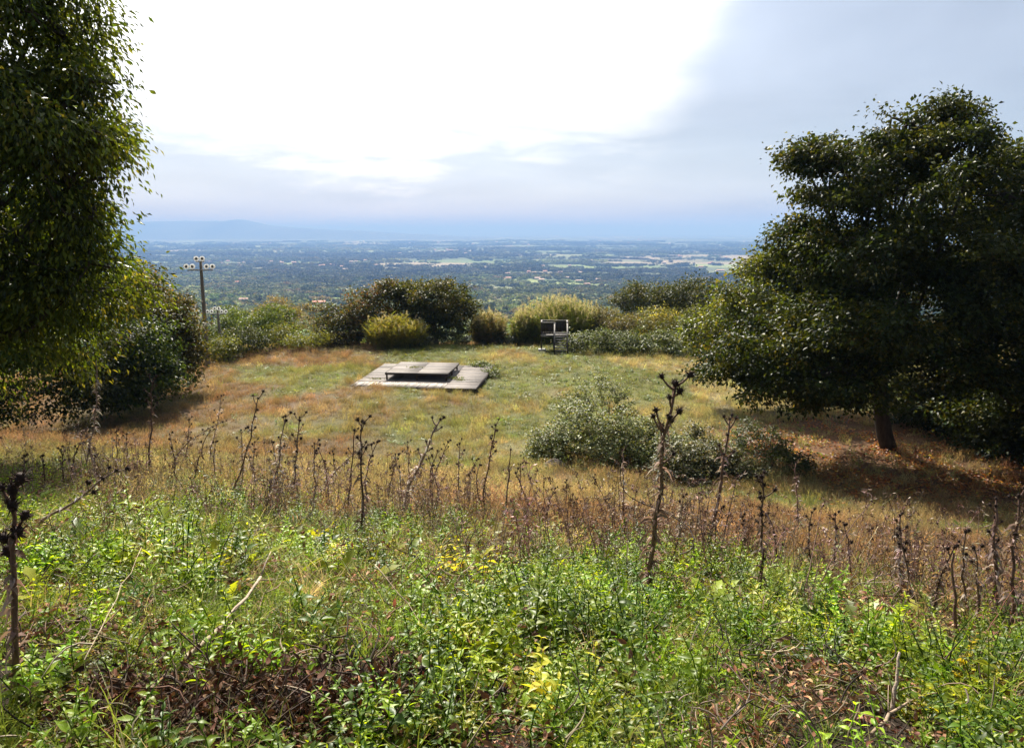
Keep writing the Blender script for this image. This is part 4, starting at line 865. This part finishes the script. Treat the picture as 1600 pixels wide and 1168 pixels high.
def thistle(label, base, top, nh=6, tone=(1, 1, 1), bend=0.0, thick=1.0, leafy=22, hs=1.0, arch=None, group=None):
    base = np.asarray(base, float); root = thing('dead_thistle', label, 'thistle', base, 0, group); t = np.asarray(top, float)-base; H = np.linalg.norm(t); tone = np.asarray(tone, float)
    n = 10; p = curve((0, 0, -.08), t, (bend*H, rng.normal(0, .03)*H, 0), n, .008*H)
    if arch is not None:                                    # tip bows over sideways
        w = np.linspace(0, 1, n)[:, None]**3; p = p+w*np.array([arch*H, 0, -abs(arch)*.25*H])
    r = .0115*thick*(.6+.4*min(H, 1.6)); mb = MB(); tube(mb, p, np.linspace(r, r*.45, n), 6, tone); mb.obj('stem', M_stem, root)
    tips = [(p[-1], nrm(p[-1]-p[-2]))]
    nb = max(0, nh-1); 
    for k in range(nb):
        f = 1-.38*((k+.3)/max(nb, 1))**1.15*rng.uniform(.7, 1.1); i = min(int(f*(n-1)), n-2); fr = f*(n-1)-i; s = p[i]*(1-fr)+p[i+1]*fr; a = k*2.4+rng.uniform(0, 1)
        l = H*rng.uniform(.04, .11)*(1.25-.4*f); ax = nrm(p[i+1]-p[i]); d = nrm(np.array([math.cos(a), math.sin(a)*.8, 0])*.8+ax*rng.uniform(.5, 1.3)); e = s+d*l
        m = MB(); tube(m, curve(s, e, -ax*.12*l, 5), np.linspace(r*.5, r*.3, 5), 5, tone); m.obj('branch', M_stem, root); tips.append((e, nrm(d+ax*.5)))
    for k, (e, d) in enumerate(tips):
        h = link('seed_head', HEADS[k % 3], root, e); sz = hs*.0145*(.75+.25*min(H, 1.6))*rng.uniform(.75, 1.25); h.scale = (sz, sz, sz*1.1); h.rotation_euler = Vector(d).to_track_quat('Z', 'Y').to_euler()
    lm = MB()
    for k in range(int(leafy*3)):                                  # shrivelled leaf rags hanging along the stem
        f = rng.uniform(.08, .85); i = min(int(f*(n-1)), n-2); s = p[i]+(p[i+1]-p[i])*(f*(n-1)-i); a = rng.uniform(0, 6.28); l = rng.uniform(.03, .13)*(1.2-.7*f)*min(1.2, H)
        d0 = np.array([math.cos(a), math.sin(a), rng.uniform(-.5, .6)]); q = curve(s, s+nrm(d0)*l+np.array([0, 0, -l*rng.uniform(.2, .9)]), np.array([0, 0, l*.3]), 4)
        sd = nrm(np.cross(d0, rng.normal(size=3)))*rng.uniform(.005, .012); vv = []
        for j, pt in enumerate(q): ww = (1, 1.1, .8, .1)[j]; ra = j*.8; sv = sd*math.cos(ra)+np.cross(nrm(d0), sd)*math.sin(ra); vv += [pt-sv*ww, pt+sv*ww]
        lm.add(vv, [[0, 1, 3, 2], [2, 3, 5, 4], [4, 5, 7, 6]], col=palette(1, [(.25, .205, .165), (.34, .30, .26), (.16, .12, .095)], [3, 2, 2])[0]*tone)
    tag(lm.obj('dry_leaves', M_dry, root), kind='stuff')
    return root
PALE = (1.9, 1.95, 1.95); DARK = (.75, .65, .6); MID = (1.15, 1.1, 1.05)
TH = [  # base px, top px, heads, tone, options, label
    ((28, 1090), (20, 765), 6, (1, .8, .7), dict(thick=1.3, hs=1.5), 'thick brown thistle cut by the left picture edge with large seed heads'),
    ((132, 745), (150, 562), 2, PALE, dict(leafy=40, hs=.6), 'tall pale grey thistle with curled leaves before the dark left trees'),
    ((232, 752), (240, 592), 9, DARK, dict(thick=1.1), 'tall dark brown thistle standing right of the pale grey one'),
    ((262, 745), (318, 652), 6, MID, dict(bend=-.12, arch=.25), 'arching thistle with a row of heads beside the tall dark brown one'),
    ((288, 742), (296, 655), 5, DARK, dict(), 'short dark thistle under the arching thistle'),
    ((322, 735), (346, 618), 5, PALE, dict(leafy=30), 'pale ragged thistle leaning right, between the arching and the slanting one'),
    ((352, 790), (403, 622), 5, MID, dict(bend=.03), 'slender thistle slanting right with heads at its tip'),
    ((422, 802), (446, 650), 6, PALE, dict(leafy=30), 'grey-stemmed thistle with a dark head cluster, left one of a close pair'),
    ((455, 805), (468, 652), 7, MID, dict(leafy=26), 'brown thistle with dark heads, right one of a close pair'),
    ((498, 790), (556, 690), 5, PALE, dict(bend=-.1, arch=.15, leafy=26), 'grey thistle bowed over to the right in front of the deck'),
    ((567, 845), (566, 658), 8, DARK, dict(leafy=36, thick=1.1), 'upright dark thistle with bushy dry leaves in front of the deck'),
    ((618, 822), (688, 655), 6, PALE, dict(thick=1.5, leafy=44, bend=-.03), 'thick ragged grey thistle leaning right below the deck'),
    ((655, 795), (700, 690), 4, MID, dict(leafy=14), 'thin thistle leaning right just behind the thick ragged one'),
    ((716, 802), (718, 693), 4, MID, dict(), 'thin straight thistle left of the branched-top thistle'),
    ((748, 812), (774, 664), 8, (1.1, .9, .8), dict(leafy=30), 'reddish-brown thistle with a branched top, centre of the row'),
    ((788, 822), (798, 702), 1, DARK, dict(leafy=10, thick=1.1), 'bare dark stick-like thistle right of the branched-top thistle'),
    ((815, 800), (813, 725), 4, DARK, dict(leafy=10), 'small thistle with a dark top beside the bare stick-like one'),
    ((884, 818), (885, 750), 4, DARK, dict(leafy=12), 'small lone dark thistle in front of the large bramble mound'),
    ((965, 815), (928, 745), 5, MID, dict(leafy=16), 'small thistle leaning left at the foot of the large bramble mound'),
    ((976, 825), (972, 702), 3, PALE, dict(leafy=36), 'pale ragged thistle left of the tallest thistle'),
    ((1018, 945), (1056, 600), 11, (1.15, 1.0, .9), dict(thick=1.35, leafy=60, hs=1.25, bend=-.02), 'tallest thistle of all, with branching heads before the bramble mound'),
    ((1100, 868), (1140, 655), 7, (1.1, .95, .9), dict(thick=1.5, leafy=40), 'stout brown thistle leaning right next to the tallest one'),
    ((1185, 945), (1190, 745), 9, DARK, dict(leafy=26, hs=1.1), 'dark many-headed thistle right of the stout leaning one'),
    ((1165, 880), (1168, 805), 5, DARK, dict(leafy=20, arch=-.1), 'short drooping thistle left of the dark many-headed one'),
    ((1246, 842), (1244, 722), 3, (1.4, 1.25, 1.3), dict(leafy=30), 'mauve-grey thistle standing in front of the oak shade'),
    ((1302, 905), (1305, 803), 4, (1.1, .95, 1.0), dict(leafy=22), 'greyish thistle with a small dark head in the rust grass'),
    ((1355, 900), (1362, 828), 3, MID, dict(leafy=14), 'short thin thistle between two greyish ones in the rust grass'),
    ((1410, 955), (1406, 805), 5, (1.5, 1.35, 1.45), dict(leafy=34), 'tall mauve-grey thistle on the right with blackish heads'),
    ((1497, 1000), (1490, 865), 1, (1.3, 1.15, 1.1), dict(leafy=6, thick=1.3, hs=.5), 'bare headless thistle stalk on the right'),
    ((1553, 975), (1556, 790), 5, (1.2, 1.05, 1.05), dict(leafy=46, thick=1.5), 'bushy thistle near the right picture edge'),
    ((1582, 1005), (1592, 775), 5, (.95, .8, .8), dict(leafy=26, thick=1.1), 'tall dark thistle cut by the right picture edge'),
    ((20, 835), (182, 735), 5, PALE, dict(bend=-.02, leafy=8, thick=1.2, hs=1.3), 'long grey thistle stem bent far over to the right at lower left'),
    ((36, 770), (38, 712), 4, DARK, dict(leafy=8), 'little dark thistle at the left edge of the rust grass'),
    ((66, 772), (66, 712), 3, DARK, dict(leafy=8), 'little dark thistle second from the left edge of the rust grass'),
    ((94, 772), (95, 702), 6, DARK, dict(leafy=10), 'small bushy-headed dark thistle left of the pale grey one'),
    ((180, 742), (182, 673), 4, DARK, dict(leafy=8), 'small two-headed thistle between the pale grey and dark brown ones'),
    ((200, 742), (198, 678), 4, DARK, dict(leafy=8), 'small thistle close left of the tall dark brown one'),
    ((395, 770), (398, 690), 4, MID, dict(leafy=12), 'low thin thistle behind the slanting thistle'),
    ((640, 775), (637, 690), 3, MID, dict(leafy=10), 'thin far thistle left of the thick ragged one'),
    ((530, 780), (520, 705), 4, MID, dict(leafy=14), 'short thistle behind the bowed grey one'),
]
def more_thistles():
    for lb, grp, spots in (
        ('thin dead thistle crowding the row left of the upright dark thistle', 'thin thistles left of the upright dark one', ((120, 690, 775), (160, 700, 775), (270, 675, 760), (305, 668, 765), (335, 690, 770), (372, 672, 780), (415, 700, 785), (436, 690, 800), (482, 688, 800), (508, 700, 800), (545, 672, 815))),
        ('thin dead thistle crowding the row between the deck and the bramble mound', 'thin thistles between deck and bramble mound', ((585, 690, 815), (600, 705, 800), (630, 715, 815), (668, 700, 800), (690, 712, 805), (735, 715, 808), (765, 722, 815), (842, 735, 818), (860, 760, 830), (905, 770, 835))),
        ('thin dead thistle in the rust grass right of the tallest thistle', 'thin thistles right of the tallest one', ((1075, 775, 880), (1125, 790, 890), (1215, 800, 905), (1270, 800, 900), (1330, 815, 920), (1435, 830, 960), (1462, 850, 975), (1520, 830, 975), (1540, 850, 985)))):
        for px, t, b in spots:
            B = G(px+rng.normal(0, 5), b); T = PD(px+rng.normal(0, 12), t, B[1]); thistle(lb, B, T, int(rng.integers(3, 7)), [MID, DARK, PALE, (1.3, 1.15, 1.2)][rng.integers(4)], bend=rng.normal(0, .06), leafy=int(rng.integers(12, 24)), arch=rng.choice([None, .15, -.15]), group=grp)
def build_thistles():
    for (bp, tp, nh, tone, kw, lb) in TH:
        b = G(*bp); d = b[1]+rng.normal(0, .05); t = PD(tp[0], tp[1], d); thistle(lb, b, t, nh+(2 if nh > 2 else 0), tone, **kw)
build_thistles(); more_thistles()

# ------------------------------------------------------------------ fallen sticks, vine, rock
def stick(label, a, b, r, col=(1, 1, 1), lift=(.03, .10), twigs=2, bend=.04, cat='stick', mat=None, name='fallen_stick', nh=0, up=None):
    A = G(*a); B = G(*b) if up is None else PD(b[0], b[1], A[1]+up); A[2] += lift[0]; B[2] += lift[1]; v = B-A; L = np.linalg.norm(v); root = thing(name, label, cat, A)
    p = curve((0, 0, 0), v, rng.normal(0, bend, 3)*L*np.array([1, 1, .4]), 9, min(.012*L, .004)); mb = MB(); tube(mb, p, np.linspace(r, r*.5, 9)*rng.uniform(.85, 1.15, 9), 7, col); mb.obj('stem', mat or M_stick, root)
    for k in range(twigs):
        i = rng.integers(3, 9); d = nrm(nrm(v)+rdir(1)[0]*.8+np.array([0, 0, .25])); l = L*rng.uniform(.10, .28); m = MB(); tube(m, curve(p[i], p[i]+d*l, rng.normal(0, .06, 3)*l, 5), np.linspace(r*.45, r*.15, 5), 5, col); m.obj('twig', mat or M_stick, root)
    for k in range(nh):
        i = 8-k*2; h = link('seed_head', HEADS[k % 3], root, p[i]+np.array([0, 0, .012])); s = rng.uniform(.018, .026); h.scale = (s, s, s); h.rotation_euler = (rng.uniform(0, 1.5), rng.uniform(0, 1.5), 0)
    return root
def build_sticks():
    stick('long pale bark-less stick lying diagonally at lower left', (235, 1110), (412, 962), .013, (1.5, 1.4, 1.25), (.07, .22), 3)
    stick('grey stick lying across the bare brown soil', (400, 1078), (545, 1092), .011, (.85, .85, .8), (.06, .07), 1)
    stick('short dark rotten log on the bare soil', (470, 1066), (542, 1052), .022, (.22, .2, .19), (.05, .08), 0, .01)
    stick('brown dead thistle stem with heads at the bottom, pointing right', (640, 1135), (785, 1122), .012, (.55, .42, .36), (.06, .10), 1, nh=3)
    stick('brown dead thistle stem with a head, upper one of the bottom pair', (560, 1110), (612, 1085), .011, (.5, .38, .33), (.05, .13), 1, nh=2)
    stick('dead brown stem with cone-like heads right of the lobed seedling', (600, 1140), (662, 1092), .010, (.5, .38, .32), (.05, .12), 0, nh=2)
    stick('pale upright-looking stick at lower right among dark weeds', (1392, 1135), (1406, 1018), .010, (1.5, 1.4, 1.35), (.06, .0), 0, .02, up=.12)
    stick('thin stick lying at the bottom right corner', (1360, 1165), (1435, 1120), .008, (1.2, 1.05, .9), (.05, .10), 2)
    stick('pale broken stick at the right end of the thistle row', (1525, 978), (1562, 948), .014, (1.25, 1.05, .95), (.10, .0), 0, .02, up=.1)
    stick('grey curved stem lying over weeds below the slanting thistle', (372, 858), (470, 848), .008, (1.2, 1.2, 1.2), (.1, .15), 2, .08)
    stick('grey stem lying over weeds under the thick ragged thistle', (672, 800), (735, 812), .010, (1.3, 1.3, 1.3), (.12, .14), 1, .05)
    stick('dry leaning stem with side twigs left of the tallest thistle', (905, 832), (1000, 800), .009, (.7, .6, .55), (.15, .0), 4, .04, up=.3)
    stick('thin straw stalk crossing the lower left grass', (128, 1078), (232, 955), .003, (1.6, 1.5, 1.2), (.08, .36), 0, .01)
    stick('thin dry stalk crossing the grass at the centre bottom', (590, 985), (690, 1045), .003, (1.5, 1.4, 1.1), (.36, .10), 0, .01)
    stick('broken straw stem leaning in the rust grass on the right', (1320, 905), (1372, 822), .006, (1.9, 1.8, 1.3), (0, 0), 0, .02, up=.2)
    # curling dark vine beside the tallest thistle
    pix = [(972, 715), (968, 745), (975, 770), (1000, 785), (1030, 795), (1055, 808), (1078, 825), (1086, 845), (1080, 860), (1060, 866), (1056, 872), (1064, 880), (1068, 898)]
    d0 = G(1040, 900)[1]; P = np.array([PD(x, y, d0+.25*math.sin(i*.5)) for i, (x, y) in enumerate(pix)]); P[-1] = on(P[-1][0], P[-1][1]); c = P[-1].copy(); mb = MB()
    t = np.linspace(0, len(P)-1, 60); S_ = np.stack([np.interp(t, np.arange(len(P)), P[:, k]) for k in range(3)], 1); ker = np.ones(5)/5
    for k in range(3): S_[2:-2, k] = np.convolve(S_[:, k], ker, 'valid')
    tube(mb, S_-c, np.linspace(.0035, .006, 60), 5); tag(mb.obj('dry_vine', M_cable, loc=c), 'curling dark bramble stem looping beside the tallest thistle', 'vine')
    # rock by the bramble mound
    p = G(866, 732); mb = MB(); nu, nv = 14, 8; U, V = np.meshgrid(np.arange(nu)/nu*2*math.pi, np.linspace(0, math.pi/2, nv)); rr = .8+.45*fbm(np.cos(U)*2+5, np.sin(U)*2+V*2, 3, 3)
    X = .42*np.cos(U)*np.sin(V)*rr; Y = .35*np.sin(U)*np.sin(V)*rr; Z = .36*np.cos(V)*rr-.03; q = [[i*nu+j, i*nu+(j+1) % nu, (i+1)*nu+(j+1) % nu, (i+1)*nu+j] for i in range(nv-1) for j in range(nu)]
    mb.add(np.stack([X, Y, Z], -1).reshape(-1, 3), np.array(q)[:, ::-1]); tag(mb.obj('rock', M_rock, loc=p), 'small brown rock at the left foot of the large bramble mound', 'rock')
    # large lobed seedling at the bottom edge, and a few bigger leafy plants one can point to
    for px, py, L, nl, cols, lb in ((540, 1162, .13, 7, ((.10, .20, .02), (.14, .24, .03)), 'bright green lobed thistle seedling at the bottom edge on bare soil'), (1040, 1140, .12, 5, ((.2, .26, .03), (.24, .28, .04)), 'small yellow-green seedling at the bottom right of centre'), (172, 1085, .10, 6, ((.15, .2, .05), (.2, .23, .08)), 'pale serrated seedling by the straw stalk at lower left')):
        p = G(px, py); mb = rosette_mesh('seedling', nl, L, M_bramble, cols[0], cols[1], (.4, 1.4)); tag(link('seedling', mb, None, p), lb, 'seedling')
build_sticks()

# ------------------------------------------------------------------ valley: houses and trees
def house_mesh(name, w, d, h, roofh, col):
    mb = MB(); box(mb, (-w/2, -d/2, -4), (w/2, d/2, h), col); return mb
def house(label, base, rz, w, d, h, rh, wc, rc, wins=True, group=None):
    root = thing('house', label, 'house', base, rz, group); mb = MB()
    mb.add([(-w/2, -d/2, -3), (w/2, -d/2, -3), (w/2, d/2, -3), (-w/2, d/2, -3), (-w/2, -d/2, h), (w/2, -d/2, h), (w/2, d/2, h), (-w/2, d/2, h), (-w/2, 0, h+rh), (w/2, 0, h+rh)], [[0, 1, 5, 4], [1, 2, 6, 5], [2, 3, 7, 6], [3, 0, 4, 7]], [[4, 8, 7], [5, 6, 9]], wc); mb.obj('wall', M_wall, root)
    o = .6; e = h-rh*o/(d/2); mb = MB(); mb.add([(-w/2-o, -d/2-o, e), (w/2+o, -d/2-o, e), (w/2+o, 0, h+rh), (-w/2-o, 0, h+rh), (-w/2-o, d/2+o, e), (w/2+o, d/2+o, e)], [[0, 1, 2, 3], [3, 2, 5, 4]], col=rc); mb.v[-1] += np.array([0, 0, .15]); r = mb.obj('roof', M_roof, root)
    if wins:
        c = MB(); box(c, (w*.2, -.5, h+rh*.3), (w*.2+.9, .4, h+rh+1.0), wc); c.obj('chimney', M_wall, r)
        for fl in range(max(1, int(h//2.8))):
            nw = max(2, int(w//4))
            for k in range(nw):
                x = -w/2+(k+.5)*w/nw; m = MB(); box(m, (x-.55, -d/2-.05, .9+fl*2.9), (x+.55, -d/2+.02, 2.3+fl*2.9)); m.obj('window', M_win, root)
    return root
WHITE = (1.1, 1.15, 1.25); CREAM = (1, 1, 1); PINK = (1.0, .75, .7); REDR = (1, 1, 1); PALER = (1.3, 1.5, 1.6)
def build_houses():
    for px, py, w, d, h, rh, wc, rc, a, lb in (
        (381, 472, 16, 10, 6.2, 2.2, PINK, REDR, .2, 'pinkish house with a red roof right of the tall lamp pole'),
        (499, 475, 22, 11, 4.4, 2.4, PINK, (1.5, 1.1, .95), .1, 'long low house with a bright red roof left of the reddish tree'),
        (351, 442, 22, 13, 6, 2.4, WHITE, PALER, -.2, 'pale house with dark trees round it, right of the lamp pole head'),
        (372, 443, 17, 11, 6, 2.4, PINK, (1.4, 1, .95), .3, 'red-roofed house beside the pale house in the mid valley'),
        (905, 441, 26, 14, 6, 2.6, CREAM, PALER, .2, 'cream farmhouse in the valley above the wooden steps'),
        (935, 439, 20, 12, 7, 2.6, WHITE, PALER, -.1, 'white villa right of the cream farmhouse'),
        (917, 446, 18, 12, 6, 2.4, PINK, REDR, .4, 'pink house just below the cream farmhouse'),
        (975, 445, 46, 8, 3.4, 1.0, WHITE, PALER, 0, 'long thin white shed right of the white villa'),
        (705, 435, 30, 13, 6, 2.4, CREAM, REDR, 0, 'long terracotta farmhouse above the rounded tree'),
        (1125, 424, 40, 18, 6, 2.6, WHITE, (1.2, 1.0, .9), .1, 'pale farm building with red roofs near the oaks'),
        (1095, 418, 26, 14, 6, 2.6, PINK, (1.3, 1.0, .9), -.2, 'red-roofed farmhouse left of the pale farm building'),
    ):
        p = G(px, py); house(lb, p, a, w, d, h, rh, wc, rc)
    def cluster(n, cx, cy, sx, sy, lb, grp, big=1.0):
        for k in range(n):
            px = rng.normal(cx, sx); py = rng.normal(cy, sy); p = G(px, max(py, 374), 30000); s = rng.uniform(.8, 1.4)*big
            wc = [WHITE, CREAM, PINK][rng.integers(3)]; house(lb, p, rng.uniform(-.6, .6), 15*s, 11*s, rng.uniform(5, 8)*big, 2.4*big, wc, [REDR, PALER, (1.2, 1, 1)][rng.integers(3)], False, grp)
    cluster(22, 700, 395, 26, 2.5, 'small house of the pale hilltop village seen above the rounded tree', 'houses of the pale village', 1.7)
    cluster(26, 375, 412, 40, 4.0, 'small white or red-roofed house in the spread-out suburb right of the lamp pole head', 'houses of the suburb by the lamp pole', 1.35)
    cluster(16, 545, 412, 30, 5.0, 'small house scattered on the wooded ridge left above the reddish tree', 'houses on the wooded ridge', 1.2)
    cluster(18, 850, 425, 40, 6.0, 'small house among trees in the valley above the plumed canes', 'houses above the plumed canes', 1.1)
    cluster(20, 1050, 400, 70, 8.0, 'small far house in the fields between the canes and the oaks', 'houses in the fields before the oaks', 1.4)
    cluster(24, 800, 381, 190, 3.0, 'tiny white house far out on the blue plain', 'tiny houses on the plain', 2.4)
build_houses()

def blob_tree(name, n, rx, rz, leaf, mat, trunk=True, cyp=False, lobes=None):
    mb = MB(); ls = lobes if lobes is not None else [(0, 0, rz*1.15, rx, rx, rz)]+[(rng.normal(0, rx*.5), rng.normal(0, rx*.5), rz*rng.uniform(.8, 1.5), rx*.6, rx*.6, rz*.55) for _ in range(3)]
    ls = np.array(ls, float); i = rng.integers(len(ls), size=n); d = rdir(n); f = rng.uniform(.75, 1.05, n); P = ls[i, :3]+d*f[:, None]*ls[i, 3:6]
    leaves(mb, P-d*leaf*.3, rdir(n)+d*.3, d+rdir(n)*.35+np.array([0, 0, .4]), leaf*rng.uniform(.7, 1.3, n), leaf*rng.uniform(.7, 1.2, n), palette(n, [(1, 1, 1)], [1], .25))
    if trunk: tube(mb, [(0, 0, -2), (0, 0, rz*.9)], [.35, .2], 5, (.6, .5, .4), cap=False)
    return mb.mesh(name, mat)
def build_valley():
    kinds = [([(.055, .075, .025), (.075, .095, .03)], 4.2, 3.8, 'round green tree in the valley woods', 'round valley trees'),
             ([(.13, .14, .085), (.16, .165, .11)], 3.0, 2.4, 'small silvery olive tree in the valley groves', 'valley olive trees'),
             ([(.025, .04, .018), (.035, .05, .02)], 1.5, 6.5, 'slim dark cypress standing in the valley', 'valley cypresses'),
             ([(.15, .12, .04), (.11, .12, .03)], 4.0, 3.4, 'yellowish autumn tree in the valley woods', 'autumn valley trees')]
    cnt = [150, 90, 25, 35]
    for (cols, rx, rz, lb, grp), c in zip(kinds, cnt):
        vs = []
        for col in cols:
            for v in range(2):
                me = blob_tree('valley_tree', 150, rx, rz, rx*.42, M_far1, lobes=[(0, 0, rz, rx, rx, rz)] if rx < 2 else None); a = me.color_attributes['Col']; n = len(me.vertices)
                d = np.zeros(n*4, np.float32); a.data.foreach_get('color', d); d = d.reshape(-1, 4); d[:, :3] *= np.array(col); a.data.foreach_set('color', d.ravel()); vs.append(me)
        k = 0; tries = 0
        while k < c and tries < 20000:
            tries += 1; r = 820*math.exp(rng.uniform(0, 1.15)); a = math.radians(rng.uniform(-27, 22)); x, y = r*math.sin(a), r*math.cos(a)
            w, _, _ = valley_cover(np.array([x]), np.array([y])); 
            if rng.uniform() > (.1+.9*w[0] if rx > 3.5 else .55): continue
            o = link(['round_tree', 'olive_tree', 'cypress_tree', 'autumn_valley_tree'][kinds.index((cols, rx, rz, lb, grp))], vs[k % len(vs)], None, on(x, y)); s = rng.uniform(.9, 1.9); o.scale = (s, s, s*rng.uniform(.9, 1.15)); o.rotation_euler = (0, 0, rng.uniform(0, 6.28))
            px = 800+FPX*x/y; sec = ('left of the reddish tree', 'above the rounded tree pair', 'above the plumed canes', 'between the plumed canes and the oaks')[int(np.digitize(px, [530, 750, 950]))]
            tag(o, lb+' '+sec, 'tree', grp+' '+sec); k += 1
    # the rest of the woods as one mass
    src = [blob_tree('wood_clump%d' % k, 520, 4, 4, 2.2, M_far, False, lobes=[(rng.normal(0, 11), rng.normal(0, 11), rng.uniform(2.5, 4.5), rng.uniform(3, 5.5), rng.uniform(3, 5.5), rng.uniform(3, 5)) for _ in range(9)]) for k in range(5)]
    n = 26000; r = 150*np.exp(rng.uniform(0, math.log(14000/150), n)**1.0); a = np.radians(rng.uniform(-42, 42, n)); x = r*np.sin(a); y = r*np.cos(a)
    w, _, _ = valley_cover(x, y); dens = np.clip((r/1800)**0.5, .35, 1); k = rng.uniform(size=n) < (w*.95+.07+.22*sstep(3500, 1800, r))*dens
    k &= (y > 95)
    x, y, r = x[k], y[k], r[k]; n = len(x); s = np.clip((r/1500)**.55, .8, 3.2)*rng.uniform(.7, 1.75, n)
    t = palette(n, [(.065, .09, .025), (.095, .12, .035), (.04, .06, .02), (.15, .17, .09), (.17, .15, .05)], [4, 4, 3, 2.5, .9], .28)*(.55+.9*sstep(.35, .65, fbm(x/1300, y/1300, 16, 2)))[:, None]*(1+np.array([.75, .7, .5])*sstep(3000, 1300, r)[:, None])
    scatter('valley_woods', np.stack([x, y, height(x, y)-.5], 1), np.stack([np.zeros(n), np.zeros(n), rng.uniform(0, 6.28, n)], 1), np.stack([s*1.15, s*1.15, s*.75], 1), rng.integers(0, 5, n), t, src, 'woods and groves covering the valley and plain', 'woods')
build_valley()
